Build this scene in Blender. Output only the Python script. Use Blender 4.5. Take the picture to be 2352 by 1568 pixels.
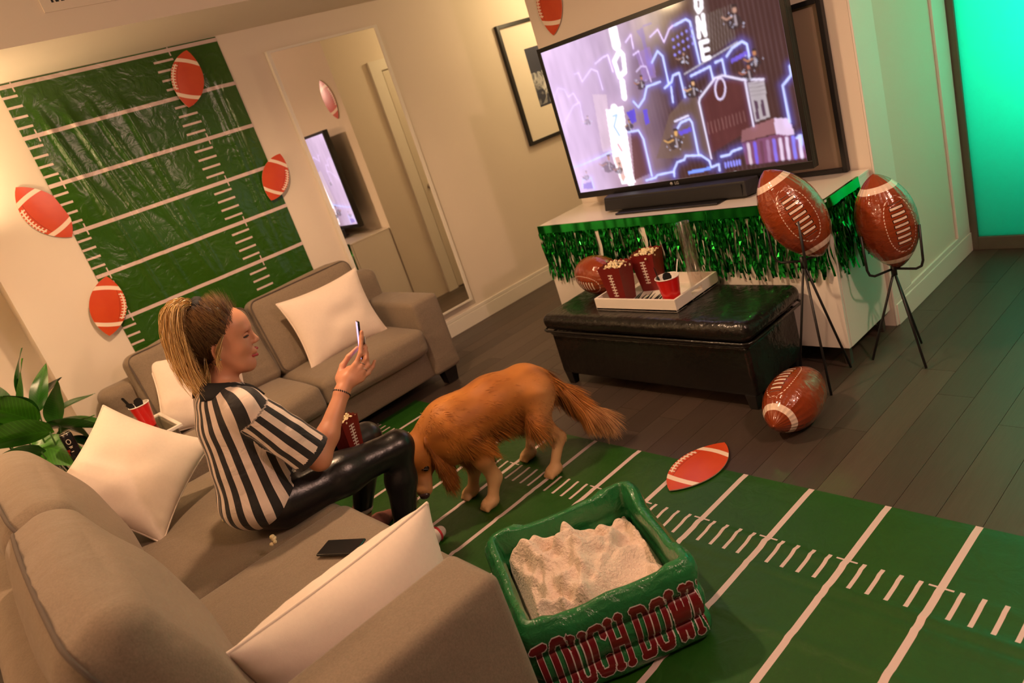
import bpy, bmesh, math, random
import numpy as np
from mathutils import Vector, Matrix
random.seed(7); RNG = np.random.default_rng(7)
for o in list(bpy.data.objects): bpy.data.objects.remove(o)
scene = bpy.context.scene
COL = scene.collection

# ------------------------------------------------------------------ camera
cam_d = bpy.data.cameras.new('camera'); cam = bpy.data.objects.new('camera', cam_d); COL.objects.link(cam)
def set_cam(roll, pitch, yaw, fpx):
    cy, sy = math.cos(yaw), math.sin(yaw)
    fwd = np.array([cy*math.cos(pitch), sy*math.cos(pitch), -math.sin(pitch)])
    right = np.array([sy, -cy, 0]); down = np.cross(fwd, right)
    c, s = math.cos(roll), math.sin(roll)
    r2 = c*right - s*down; d2 = s*right + c*down
    m = Matrix(((r2[0], -d2[0], -fwd[0], 0), (r2[1], -d2[1], -fwd[1], 0), (r2[2], -d2[2], -fwd[2], 1.65), (0, 0, 0, 1)))
    cam.matrix_world = m
    cam_d.sensor_fit = 'HORIZONTAL'; cam_d.sensor_width = 36; cam_d.lens = 36*fpx/2352; cam_d.clip_start = 0.05
set_cam(-0.32786645, 0.32538462, 0.94801071, 1683.9)
cam_d.dof.use_dof = True; cam_d.dof.focus_distance = 2.55; cam_d.dof.aperture_fstop = 3.2
scene.camera = cam

# ------------------------------------------------------------------ world, lights, exposure
w = bpy.data.worlds.new('world'); scene.world = w; w.use_nodes = True
bg = w.node_tree.nodes['Background']; bg.inputs[0].default_value = (1.0, 0.62, 0.40, 1); bg.inputs[1].default_value = 0.045
def light(name, kind, loc, energy, col, size=0.1, target=None, **kw):
    d = bpy.data.lights.new(name, kind); o = bpy.data.objects.new(name, d); COL.objects.link(o)
    o.location = loc; d.energy = energy; d.color = col
    if kind == 'AREA':
        d.size = size
        if 'size_y' in kw: d.shape = 'RECTANGLE'; d.size_y = kw['size_y']
    else: d.shadow_soft_size = size
    if kind == 'SPOT': d.spot_size = kw.get('cone', 2.2); d.spot_blend = kw.get('blend', .6)
    if target: o.rotation_euler = (Vector(target)-Vector(loc)).to_track_quat('-Z', 'Y').to_euler()
    return o
light('ceiling_lamp_light', 'POINT', (1.9, -0.35, 2.40), 98, (1.0, 0.60, 0.46), .07)
light('tv_wall_fill_light', 'POINT', (-1.8, 2.0, 2.35), 85, (1.0, 0.60, 0.36), .12)  # added fill aimed at brightening the television wall and cabinet, no lamp known here
light('floor_lamp_light', 'POINT', (-0.65, 3.75, 1.838), 42, (1.0, 0.64, 0.33), .05)
light('sofa_spot_light', 'SPOT', (1.20, 2.85, 2.71), 165, (1.0, 0.62, 0.36), .06, (1.24, 2.80, 0), cone=2.62, blend=.5)
light('hall_light', 'POINT', (4.75, 3.95, 2.3), 30, (1.0, 0.74, 0.40), .12)
light('green_strip_light', 'AREA', (4.85, 0.80, 1.45), 18, (0.0, 1.0, 0.56), 1.1, (4.4, 0.85, 1.45), size_y=1.5)
vs = scene.view_settings; vs.view_transform = 'Standard'; vs.look = 'None'; vs.exposure = 0.0; vs.gamma = 1.0; vs.use_curve_mapping = False

# ------------------------------------------------------------------ helpers: objects
def tag(o, label=None, cat=None, group=None, kind=None):
    if label: o['label'] = label
    if cat: o['category'] = cat
    if group: o['group'] = group
    if kind: o['kind'] = kind
    return o
def thing(name, label, cat, loc=(0, 0, 0), group=None):
    o = bpy.data.objects.new(name, None); COL.objects.link(o); o.location = loc; o.empty_display_size = .05
    return tag(o, label, cat, group)
def wloc(o):
    v = Vector((0, 0, 0))
    while o: v += Vector(o.location); o = o.parent
    return v
def obj(name, vf, mat, parent=None, smooth=True, mats=None):
    """one mesh object from (verts, faces) given in world axes; parent only translates"""
    v, f = vf
    me = bpy.data.meshes.new(name); me.from_pydata([tuple(map(float, p)) for p in v], [], [tuple(map(int, q)) for q in f]); me.update()
    if smooth: me.polygons.foreach_set('use_smooth', [True]*len(me.polygons))
    for m in ([mat] if mat else []) + (mats or []): me.materials.append(m)
    o = bpy.data.objects.new(name, me); COL.objects.link(o)
    if parent:
        o.parent = parent; o.location = -wloc(parent)
    return o
def bevel(o, wd, seg=2, ang=30):
    m = o.modifiers.new('bevel', 'BEVEL'); m.width = wd; m.segments = seg; m.limit_method = 'ANGLE'; m.angle_limit = math.radians(ang)
    return o
def sharp(o, ang=35):
    o.data.set_sharp_from_angle(angle=math.radians(ang)); return o
def struct(o): o['kind'] = 'structure'; return o
def join(*vfs):
    V, F, n = [], [], 0
    for v, f in vfs:
        V.extend([tuple(p) for p in v]); F.extend([tuple(i+n for i in q) for q in f]); n += len(v)
    return V, F
def box(lo, hi):
    x0, y0, z0 = lo; x1, y1, z1 = hi
    return ([(x0,y0,z0),(x1,y0,z0),(x1,y1,z0),(x0,y1,z0),(x0,y0,z1),(x1,y0,z1),(x1,y1,z1),(x0,y1,z1)],
            [(0,3,2,1),(4,5,6,7),(0,1,5,4),(1,2,6,5),(2,3,7,6),(3,0,4,7)])
def xf(vf, M):
    return [tuple(M @ Vector(p)) for p in vf[0]], vf[1]
def frame3(c, ux, uy, uz):
    """matrix from axes"""
    return Matrix(((ux[0],uy[0],uz[0],c[0]),(ux[1],uy[1],uz[1],c[1]),(ux[2],uy[2],uz[2],c[2]),(0,0,0,1)))
def norm(v): v = np.array(v, float); return v/np.linalg.norm(v)
def tube(pts, r, n=8, closed=False, cap=True):
    P = np.array(pts, float); m = len(P); rr = np.full(m, r) if np.isscalar(r) else np.array(r, float)
    T = np.zeros_like(P)
    for i in range(m):
        a = P[(i-1) % m] if (closed or i > 0) else P[i]; b = P[(i+1) % m] if (closed or i < m-1) else P[i]
        T[i] = norm(b-a)
    up = np.array([0, 0, 1.]) if abs(T[0][2]) < .9 else np.array([1., 0, 0])
    u = norm(np.cross(up, T[0])); V = []
    for i in range(m):
        u = u - T[i]*np.dot(u, T[i]); u = norm(u); v = np.cross(T[i], u)
        for k in range(n):
            a = 2*math.pi*k/n; V.append(P[i] + rr[i]*(math.cos(a)*u + math.sin(a)*v))
    F = []
    for i in range(m if closed else m-1):
        j = (i+1) % m
        for k in range(n): F.append((i*n+k, i*n+(k+1) % n, j*n+(k+1) % n, j*n+k))
    if cap and not closed: F.append(tuple(range(n-1, -1, -1))); F.append(tuple((m-1)*n+k for k in range(n)))
    return V, F
def lathe(prof, c=(0, 0, 0), n=32, cap=True):
    V, F = [], []
    for r, z in prof:
        for k in range(n):
            a = 2*math.pi*k/n; V.append((c[0]+r*math.cos(a), c[1]+r*math.sin(a), c[2]+z))
    for i in range(len(prof)-1):
        for k in range(n): F.append((i*n+k, i*n+(k+1) % n, (i+1)*n+(k+1) % n, (i+1)*n+k))
    if cap: F.append(tuple(range(n-1, -1, -1))); F.append(tuple((len(prof)-1)*n+k for k in range(n)))
    return V, F
def grid(nx, ny, fn):
    V = [fn(i/(nx-1), j/(ny-1)) for j in range(ny) for i in range(nx)]
    F = [(j*nx+i, j*nx+i+1, (j+1)*nx+i+1, (j+1)*nx+i) for j in range(ny-1) for i in range(nx-1)]
    return V, F
def vnoise(P, seed=0):
    """smooth value noise, P (...,3) -> [-1,1]"""
    P = np.asarray(P, float); I = np.floor(P).astype(np.int64); f = P-I; f = f*f*(3-2*f)
    def hsh(i, j, k):
        h = (i*374761393 + j*668265263 + k*2147483647 + seed*1274126177) & 0xffffffff
        h = ((h ^ (h >> 13))*1274126177) & 0xffffffff
        return ((h ^ (h >> 16)) & 0xffff)/32767.5-1
    r = 0
    for a in (0, 1):
        for b in (0, 1):
            for c in (0, 1):
                wgt = (f[...,0] if a else 1-f[...,0])*(f[...,1] if b else 1-f[...,1])*(f[...,2] if c else 1-f[...,2])
                r = r + wgt*hsh(I[...,0]+a, I[...,1]+b, I[...,2]+c)
    return r
def rbox(lo, hi, r, bulge=(0, 0, 0), n=10, wr=0.0, seed=0, freq=9):
    """rounded, puffed box"""
    lo = np.array(lo, float); hi = np.array(hi, float); c = (lo+hi)/2; h = (hi-lo)/2; r = min(r, *(h*.98))
    t = np.linspace(-1, 1, n); V, F = [], []
    def coords(hh):
        k = max(2, n//3); e = np.linspace(-1, 0, k+1)
        edge = -hh + (1-np.cos((e+1)*math.pi/2))*0 + (e+1)*r
        mid = np.linspace(-hh+r, hh-r, max(3, n-2*k+2))[1:-1]
        return np.concatenate([edge, mid, -edge[::-1]])
    for ax in range(3):
        u, v = (ax+1) % 3, (ax+2) % 3; cu, cv = coords(h[u]), coords(h[v])
        for s in (-1, 1):
            b = len(V)
            for y in cv:
                for x in cu:
                    p = np.zeros(3); p[ax] = s*h[ax]; p[u] = x; p[v] = y
                    q = np.clip(p, -(h-r), h-r); d = p-q; L = np.linalg.norm(d)
                    p = q + d/L*r if L > 0 else p
                    for a in range(3):
                        if bulge[a]:
                            o1, o2 = (a+1) % 3, (a+2) % 3
                            p[a] += np.sign(p[a])*bulge[a]*max(0, 1-(p[o1]/h[o1])**2)*max(0, 1-(p[o2]/h[o2])**2)*abs(p[a])/h[a]
                    V.append(p+c)
            nu, nv = len(cu), len(cv)
            for j in range(nv-1):
                for i in range(nu-1):
                    q = (b+j*nu+i, b+j*nu+i+1, b+(j+1)*nu+i+1, b+(j+1)*nu+i)
                    F.append(q if s > 0 else q[::-1])
    V = np.array(V)
    if wr:
        V = V + np.stack([vnoise(V*freq+7*k, seed+k) for k in range(3)], -1)*wr
    return [tuple(p) for p in V], F
def weld(o, d=1e-5):
    bm = bmesh.new(); bm.from_mesh(o.data); bmesh.ops.remove_doubles(bm, verts=bm.verts, dist=d); bm.to_mesh(o.data); bm.free(); return o

# ------------------------------------------------------------------ helpers: implicit surfaces (bodies)
def smin(a, b, k):
    h = np.maximum(k-np.abs(a-b), 0)/k
    return np.minimum(a, b)-h*h*k*.25
def sdf_field(prims, lo, hi, h):
    lo = np.array(lo, float); hi = np.array(hi, float); n = np.ceil((hi-lo)/h).astype(int)+1
    F = np.full(n, 1.0, np.float32)
    for pr in prims:
        kind = pr[0]
        if kind == 'c': _, a, b, ra, rb, k = pr; a = np.array(a, float); b = np.array(b, float); R = max(ra, rb); mn = np.minimum(a, b)-R; mx = np.maximum(a, b)+R
        else:
            _, c, rad, rot, k = pr[:5]; c = np.array(c, float); R = max(rad); mn = c-R; mx = c+R
        pad = abs(k)+2*h
        i0 = np.clip(np.floor((mn-pad-lo)/h).astype(int), 0, n-1); i1 = np.clip(np.ceil((mx+pad-lo)/h).astype(int)+1, 1, n)
        ax = [lo[q]+h*np.arange(i0[q], i1[q]) for q in range(3)]
        G = np.stack(np.meshgrid(*ax, indexing='ij'), -1)
        if kind == 'c':
            ab = b-a; t = np.clip(((G-a)@ab)/max(ab@ab, 1e-9), 0, 1)
            d = np.linalg.norm(G-(a+t[..., None]*ab), axis=-1)-(ra+(rb-ra)*t)
        else:
            q = G-c
            if rot is not None: q = q@np.array(rot)
            rad = np.array(rad, float); k0 = np.linalg.norm(q/rad, axis=-1); k1 = np.linalg.norm(q/rad**2, axis=-1)
            d = k0*(k0-1)/np.maximum(k1, 1e-9)
        sl = tuple(slice(i0[q], i1[q]) for q in range(3))
        if len(pr) > 5 and kind == 'e' and pr[5] == 'sub': F[sl] = -smin(-F[sl], d, k)
        else: F[sl] = smin(F[sl], d, k)
    return F, lo
def nets(F, lo, h):
    S = F < 0; nx, ny, nz = F.shape
    c = [S[a:nx-1+a, b:ny-1+b, d:nz-1+d] for a in (0, 1) for b in (0, 1) for d in (0, 1)]
    anyc = np.logical_or.reduce(c); allc = np.logical_and.reduce(c); act = anyc & ~allc
    ids = np.argwhere(act); lut = np.full(act.shape, -1, np.int64); lut[act] = np.arange(len(ids))
    acc = np.zeros((len(ids), 3)); cnt = np.zeros(len(ids)); i, j, k = ids.T
    corner = [(a, b, d) for a in (0, 1) for b in (0, 1) for d in (0, 1)]
    for p in range(8):
        for q in range(p+1, 8):
            A, B = corner[p], corner[q]
            if sum(abs(A[z]-B[z]) for z in range(3)) != 1: continue
            fa = F[i+A[0], j+A[1], k+A[2]]; fb = F[i+B[0], j+B[1], k+B[2]]; m = (fa < 0) != (fb < 0)
            t = np.where(m, fa/np.where(np.abs(fa-fb) < 1e-12, 1, fa-fb), 0)
            P = np.array(A)+t[:, None]*(np.array(B)-np.array(A)); acc[m] += P[m]; cnt[m] += 1
    V = lo+h*(ids+acc/cnt[:, None]); Q = []
    for ax in range(3):
        u, v = (ax+1) % 3, (ax+2) % 3
        a = np.take(S, range(0, S.shape[ax]-1), ax); b = np.take(S, range(1, S.shape[ax]), ax)
        e = np.argwhere(a != b); e = e[(e[:, u] > 0) & (e[:, v] > 0) & (e[:, u] < F.shape[u]-1) & (e[:, v] < F.shape[v]-1)]
        ins = S[tuple(e.T)]
        def cell(du, dv):
            g = e.copy(); g[:, u] += du; g[:, v] += dv; return lut[tuple(g.T)]
        q = np.stack([cell(-1, -1), cell(0, -1), cell(0, 0), cell(-1, 0)], 1)
        q[~ins] = q[~ins][:, ::-1]; Q.append(q)
    return V, np.concatenate(Q)
def smooth_mesh(V, Q, it=2, f=.5):
    E = np.concatenate([Q[:, [0, 1]], Q[:, [1, 2]], Q[:, [2, 3]], Q[:, [3, 0]]])
    for _ in range(it):
        A = np.zeros_like(V); C = np.zeros(len(V))
        np.add.at(A, E[:, 0], V[E[:, 1]]); np.add.at(A, E[:, 1], V[E[:, 0]]); np.add.at(C, E[:, 0], 1); np.add.at(C, E[:, 1], 1)
        V = V+f*(A/np.maximum(C, 1)[:, None]-V)
    return V
def npobj(name, V, Q, mat, parent=None):
    me = bpy.data.meshes.new(name); nv, nq = len(V), len(Q); k = Q.shape[1]
    L = wloc(parent) if parent else Vector((0, 0, 0))
    me.vertices.add(nv); me.vertices.foreach_set('co', (np.asarray(V)).astype(np.float32).ravel())
    me.loops.add(nq*k); me.loops.foreach_set('vertex_index', np.asarray(Q).astype(np.int32).ravel())
    me.polygons.add(nq); me.polygons.foreach_set('loop_start', np.arange(0, nq*k, k, dtype=np.int32))
    me.update(calc_edges=True); me.validate(); me.polygons.foreach_set('use_smooth', np.ones(len(me.polygons), bool))
    if mat: me.materials.append(mat)
    o = bpy.data.objects.new(name, me); COL.objects.link(o)
    if parent: o.parent = parent; o.location = -L
    return o
def vnormals(V, Q):
    n = np.cross(V[Q[:, 2]]-V[Q[:, 0]], V[Q[:, 3]]-V[Q[:, 1]]); N = np.zeros_like(V)
    for k in range(4): np.add.at(N, Q[:, k], n)
    return N/np.maximum(np.linalg.norm(N, axis=1), 1e-9)[:, None]
def color_attr(o, cols, name='Col'):
    a = o.data.color_attributes.new(name, 'FLOAT_COLOR', 'POINT'); c = np.ones((len(o.data.vertices), 4), np.float32); c[:, :3] = cols
    a.data.foreach_set('color', c.ravel())
def float_attr(o, vals, name):
    a = o.data.attributes.new(name, 'FLOAT', 'POINT'); a.data.foreach_set('value', np.asarray(vals, np.float32))
def ribbons(P0, D, length, width, bend, seg, cols, side=None):
    """many thin blades as one vertex set. P0,D,(n,3); bend (n,3) added quadratically"""
    n = len(P0); D = D/np.linalg.norm(D, axis=1)[:, None]
    rnd = RNG.normal(size=(n, 3)) if side is None else side
    S = np.cross(D, rnd); S /= np.maximum(np.linalg.norm(S, axis=1), 1e-6)[:, None]
    V, C = [], []
    for k in range(seg+1):
        t = k/seg; c = P0+D*(length*t)[:, None]+bend*(t*t); wv = (width*(1-.85*t))[:, None]*.5
        V += [c-S*wv, c+S*wv]; C += [cols, cols]
    V = np.stack(V, 1).reshape(-1, 3); C = np.stack(C, 1).reshape(-1, 3); m = 2*(seg+1)
    b = (np.arange(n)*m)[:, None]; Q = np.concatenate([b+np.array([[2*k, 2*k+1, 2*k+3, 2*k+2]]) for k in range(seg)])
    return V, Q, C

# ------------------------------------------------------------------ helpers: materials
class NT:
    def __init__(s, m): s.t = m.node_tree; s.n = s.t.nodes; s.l = s.t.links
    def put(s, sock, v):
        if isinstance(v, bpy.types.NodeSocket): s.l.new(v, sock)
        else: sock.default_value = v
    def m(s, op, a, b=0.0, c=None):
        nd = s.n.new('ShaderNodeMath'); nd.operation = op; s.put(nd.inputs[0], a); s.put(nd.inputs[1], b)
        if c is not None: s.put(nd.inputs[2], c)
        return nd.outputs[0]
    def near(s, v, c, hw):   # |v-c|<hw -> 1
        return s.m('LESS_THAN', s.m('ABSOLUTE', s.m('SUBTRACT', v, c)), hw)
    def per(s, v, p):        # signed distance to nearest multiple of p
        return s.m('ABSOLUTE', s.m('SUBTRACT', s.m('MULTIPLY', s.m('FRACT', s.m('ADD', s.m('DIVIDE', v, p), .5)), p), p/2))
    def AND(s, *a):
        r = a[0]
        for x in a[1:]: r = s.m('MULTIPLY', r, x)
        return r
    def OR(s, *a):
        r = a[0]
        for x in a[1:]: r = s.m('MAXIMUM', r, x)
        return r
    def mix(s, f, a, b):
        nd = s.n.new('ShaderNodeMix'); nd.data_type = 'RGBA'; s.put(nd.inputs[0], f)
        for i, v in ((6, a), (7, b)):
            if isinstance(v, tuple): nd.inputs[i].default_value = (*v[:3], 1)
            else: s.l.new(v, nd.inputs[i])
        return nd.outputs[2]
    def obj(s):
        t = s.n.new('ShaderNodeTexCoord'); x = s.n.new('ShaderNodeSeparateXYZ'); s.l.new(t.outputs['Object'], x.inputs[0])
        s.vec = t.outputs['Object']; return x.outputs[0], x.outputs[1], x.outputs[2]
    def noise(s, scale, detail=3, rough=.55, vec=None, dist=0.0, stretch=None):
        nd = s.n.new('ShaderNodeTexNoise'); nd.inputs['Scale'].default_value = scale; nd.inputs['Detail'].default_value = detail; nd.inputs['Roughness'].default_value = rough; nd.inputs['Distortion'].default_value = dist
        if vec is None:
            t = s.n.new('ShaderNodeTexCoord'); vec = t.outputs['Object']
        if stretch:
            mp = s.n.new('ShaderNodeMapping'); mp.inputs['Scale'].default_value = stretch; s.l.new(vec, mp.inputs[0]); vec = mp.outputs[0]
        s.l.new(vec, nd.inputs['Vector']); return nd.outputs[0]
    def attr(s, name):
        nd = s.n.new('ShaderNodeAttribute'); nd.attribute_name = name; return nd
    def bump(s, h, strength=.3, dist=.01):
        nd = s.n.new('ShaderNodeBump'); nd.inputs['Strength'].default_value = strength; nd.inputs['Distance'].default_value = dist; s.l.new(h, nd.inputs['Height']); return nd.outputs[0]
def M(name, col, rough=.6, metal=0, spec=.5, var=0.0, vscale=20, bump=0, bscale=200, bdist=.004, stretch=None, sheen=0, coat=0, emit=None, estr=0, trans=0, sss=0):
    m = bpy.data.materials.new(name); m.use_nodes = True; t = NT(m); b = t.n['Principled BSDF']; m['bsdf'] = 1
    c = (*col, 1) if len(col) == 3 else col
    b.inputs['Base Color'].default_value = c; b.inputs['Roughness'].default_value = rough; b.inputs['Metallic'].default_value = metal
    b.inputs['Specular IOR Level'].default_value = spec
    if sheen: b.inputs['Sheen Weight'].default_value = sheen; b.inputs['Sheen Roughness'].default_value = .4
    if coat: b.inputs['Coat Weight'].default_value = coat; b.inputs['Coat Roughness'].default_value = .08
    if trans: b.inputs['Transmission Weight'].default_value = trans
    if sss: b.inputs['Subsurface Weight'].default_value = sss; b.inputs['Subsurface Radius'].default_value = (.02, .008, .004); b.inputs['Subsurface Scale'].default_value = .5
    if emit: b.inputs['Emission Color'].default_value = (*emit, 1); b.inputs['Emission Strength'].default_value = estr
    if var:
        nz = t.noise(vscale, 4, stretch=stretch)
        dk = tuple(x*(1-var) for x in col); lt = tuple(min(1, x*(1+var)) for x in col)
        t.l.new(t.mix(nz, dk, lt), b.inputs['Base Color'])
    if bump:
        t.l.new(t.bump(t.noise(bscale, 3, stretch=stretch), bump, bdist), b.inputs['Normal'])
    return m
def setc(m, sock, inp='Base Color'):
    t = NT(m); t.l.new(sock, t.n['Principled BSDF'].inputs[inp])

# ------------------------------------------------------------------ materials
WALL = M('wall_paint', (.72, .64, .54), .75, var=.03, vscale=3, bump=.05, bscale=300)
CEIL = M('ceiling_paint', (.70, .62, .52), .85, var=.03, vscale=4)
TRIM = M('trim_paint', (.76, .72, .64), .45, var=.02, vscale=8)
SOFA = M('sofa_fabric', (.215, .165, .115), .92, sheen=.2); t = NT(SOFA); b = t.n['Principled BSDF']
nf = t.noise(170, 4, .75); nc = t.noise(420, 2, .6, stretch=(1, 1, .25)); nw = t.noise(5, 3, .5, dist=.35, stretch=(1, 1, 1.8))
t.l.new(t.mix(t.m('ADD', t.m('MULTIPLY', nf, .65), t.m('MULTIPLY', nc, .35)), (.085, .062, .040), (.345, .268, .190)), b.inputs['Base Color'])
bp = t.n.new('ShaderNodeBump'); bp.inputs['Strength'].default_value = .3; bp.inputs['Distance'].default_value = .035; t.l.new(nw, bp.inputs['Height']); bq = t.n.new('ShaderNodeBump'); bq.inputs['Strength'].default_value = .35; bq.inputs['Distance'].default_value = .003; t.l.new(nf, bq.inputs['Height']); t.l.new(bp.outputs[0], bq.inputs['Normal']); t.l.new(bq.outputs[0], b.inputs['Normal'])
SEAM = M('sofa_piping', (.10, .078, .062), .9, var=.1, vscale=200)
FOOT = M('dark_wood_foot', (.012, .010, .009), .4, var=.2, vscale=30)
PILLOW = M('pillow_cotton', (.80, .68, .58), .9, var=.05, vscale=90, bump=.2, bscale=500, bdist=.002, sheen=.2)
PILSEAM = M('pillow_seam', (.68, .55, .45), .9, var=.05, vscale=90)
GLOSSW = M('white_lacquer', (.82, .76, .68), .16, coat=.4, var=.02, vscale=5)
BLACKPL = M('black_plastic', (.008, .008, .009), .28, var=.1, vscale=40)
BLACKMT = M('black_matte', (.010, .010, .011), .6, var=.1, vscale=40)
WIRE = M('black_wire', (.012, .011, .011), .45, var=.1, vscale=60)
LEATHER = M('black_leather', (.008, .007, .006), .24, spec=.5, var=.2, vscale=30, bump=.5, bscale=24, bdist=.012)
STEEL = M('brushed_metal', (.45, .40, .34), .35, metal=.9, var=.1, vscale=60)
LEGMT = M('grey_metal_leg', (.10, .085, .07), .45, metal=.6, var=.1, vscale=60)
WHITEPL = M('white_tray', (.80, .74, .66), .4, var=.03, vscale=12)
MIRROR = M('mirror_glass', (.93, .91, .86), .015, metal=1.0)
REDCUP = M('red_plastic', (.62, .010, .010), .28, coat=.3, var=.05, vscale=12)
CUPIN = M('cup_inside', (.86, .80, .74), .4, var=.02, vscale=12)
MAROON = M('maroon_card', (.165, .008, .006), .45, var=.08, vscale=12)
LACEW = M('print_white', (.78, .68, .58), .6, var=.04, vscale=50)
POPC = M('popcorn', (.86, .70, .42), .8, var=.25, vscale=120, bump=.3, bscale=150)
FOIL = M('green_foil', (.02, .40, .05), .13, metal=1.0, var=.25, vscale=18)
PHONE = M('phone_body', (.010, .010, .012), .12, coat=.5, var=.1, vscale=50)

# ------------------------------------------------------------------ the room
def wall_box(name, lo, hi, m): return struct(sharp(obj(name, box(lo, hi), m, smooth=False)))
PLANKB = M('floor_base', (.035, .026, .020), .7, var=.1, vscale=30)
fl = wall_box('floor', (-3.0, -3.0, -.06), (6.3, 5.4, -.006), PLANKB)
pm = []
for k, c in enumerate(((.066, .046, .034), (.054, .038, .029), (.078, .056, .042), (.060, .044, .034))):
    m = M('oak_plank_%d' % k, c, .38, var=.0); t = NT(m); b = t.n['Principled BSDF']
    n1 = t.noise(6, 5, .65, stretch=(.8, 9, 1), dist=1.5); n2 = t.noise(30, 4, .6, stretch=(.5, 10, 1))
    t.l.new(t.mix(t.m('ADD', t.m('MULTIPLY', n1, .7), t.m('MULTIPLY', n2, .3)), tuple(x*.55 for x in c), tuple(x*1.45 for x in c)), b.inputs['Base Color'])
    t.l.new(t.bump(n2, .15, .003), b.inputs['Normal']); pm.append(m)
pw = .132; pl = []
for r in range(40):
    y0 = -.55+r*pw; x = .35-random.random()*1.3
    while x < 6.2:
        L = random.uniform(1.0, 1.6); a, b_ = max(x, .2), min(x+L, 6.25)
        if b_-a > .08:
            me_m = random.randrange(4)
            o = obj('plank', box((a+.0008, y0+.0008, -.006), (b_-.0008, y0+pw-.0008, 0)), pm[me_m], fl, smooth=False); pl.append(o)
        x += L
BY = 4.68                                     # back wall plane
wall_box('wall_back', (.36, BY, 0), (6.3, BY+.45, 2.8), WALL)
wall_box('wall_recess', (-3.0, BY+.30, 0), (.36, BY+.45, 2.8), WALL)
wall_box('wall_hall_end', (6.2, 3.42, 0), (6.3, BY, 2.8), WALL)
wall_box('wall_left', (-3.1, -3.0, 0), (-3.0, BY+.45, 2.8), WALL)
wall_box('ceiling', (-3.0, -3.0, 2.76), (6.3, BY, 2.86), CEIL)
wall_box('ceiling_bulkhead', (-3.0, 3.905, 2.44), (6.2, BY, 2.76), CEIL)
wall_box('wall_tv', (3.345, 1.57, 0), (6.2, 3.42, 2.76), WALL)
wall_box('wall_door_side', (4.345, -2.6, 2.3), (4.5, 1.57, 2.76), WALL)
def baseboard(name, lo, hi, axis, side):
    """board with a stepped cap along one wall"""
    h = hi[2]; vf = [box(lo, (hi[0], hi[1], h-.028))]
    l2, h2 = list(lo), list(hi); l2[2] = h-.026
    if axis == 'x':
        if side < 0: l2[1] += .005
        else: h2[1] -= .005
    vf.append(box(l2, h2)); o = struct(sharp(obj(name, join(*vf), TRIM, smooth=False))); bevel(o, .0025, 2); return o
baseboard('baseboard_back', (.36, BY-.016, 0), (6.2, BY, .135), 'x', -1)
baseboard('baseboard_right', (3.36, 1.554, 0), (4.345, 1.57, .135), 'x', -1)
baseboard('baseboard_hall', (4.72, 3.42, 0), (6.2, 3.436, .135), 'x', 1)
o = struct(obj('trim_1', box((3.345, 1.560, .0), (3.552, 1.57, 2.76)), TRIM, smooth=False)); bevel(o, .003)
o = struct(obj('trim_2', box((4.17, 1.556, .135), (4.335, 1.57, 2.4)), TRIM, smooth=False)); bevel(o, .003)
# sliding frosted door at the right, lit from the room behind it
GL = bpy.data.materials.new('frosted_glass'); GL.use_nodes = True; t = NT(GL); t.n.remove(t.n['Principled BSDF'])
tr = t.n.new('ShaderNodeBsdfTranslucent'); tr.inputs[0].default_value = (.35, .95, .88, 1); gs = t.n.new('ShaderNodeBsdfGlossy'); gs.inputs[0].default_value = (.9, .9, .9, 1); gs.inputs['Roughness'].default_value = .35
mx = t.n.new('ShaderNodeMixShader'); mx.inputs[0].default_value = .04; t.l.new(tr.outputs[0], mx.inputs[1]); t.l.new(gs.outputs[0], mx.inputs[2]); t.l.new(mx.outputs[0], t.n['Material Output'].inputs[0])
ALU = M('door_rail_metal', (.16, .14, .10), .5, metal=.4, var=.08, vscale=30)
d1 = struct(obj('door_1', join(box((4.345, 1.525, 0), (4.395, 1.568, 2.3)), box((4.345, -.35, 0), (4.395, 1.525, .075)), box((4.345, -.35, 2.22), (4.395, 1.525, 2.3)), box((4.345, -.40, 0), (4.395, -.35, 2.3))), ALU, smooth=False)); bevel(d1, .003)
obj('glass_panel', box((4.362, -.35, .07), (4.374, 1.527, 2.23)), GL, d1, smooth=False)
wall_box('wall_right', (4.345, -3.0, 0), (4.5, -.41, 2.3), WALL)
wall_box('wall_green_room', (5.4, -3.0, 0), (5.5, 1.57, 2.76), WALL)
# hall door on the far side of the television wall (seen in the mirror)
DOORP = M('door_paint', (.66, .60, .50), .4, var=.02, vscale=6)
d2 = struct(obj('door_2', box((3.82, 3.425, .012), (4.60, 3.440, 2.07)), DOORP, smooth=False)); bevel(d2, .003)
obj('door_casing', join(box((3.70, 3.42, 0), (3.81, 3.448, 2.17)), box((4.61, 3.42, 0), (4.72, 3.448, 2.17)), box((3.81, 3.42, 2.08), (4.61, 3.448, 2.17))), TRIM, d2, smooth=False)
for z in (.25, 1.05, 1.85): obj('hinge', box((4.598, 3.438, z-.045), (4.612, 3.449, z+.045)), STEEL, d2, smooth=False)
obj('door_handle', join(tube([(3.89, 3.44, 1.0), (3.89, 3.485, 1.0), (3.90, 3.492, 1.0), (4.0, 3.492, 1.0)], .009, 8), tube([(3.89, 3.438, 1.0), (3.89, 3.446, 1.0)], .026, 16)), STEEL, d2)
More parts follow.
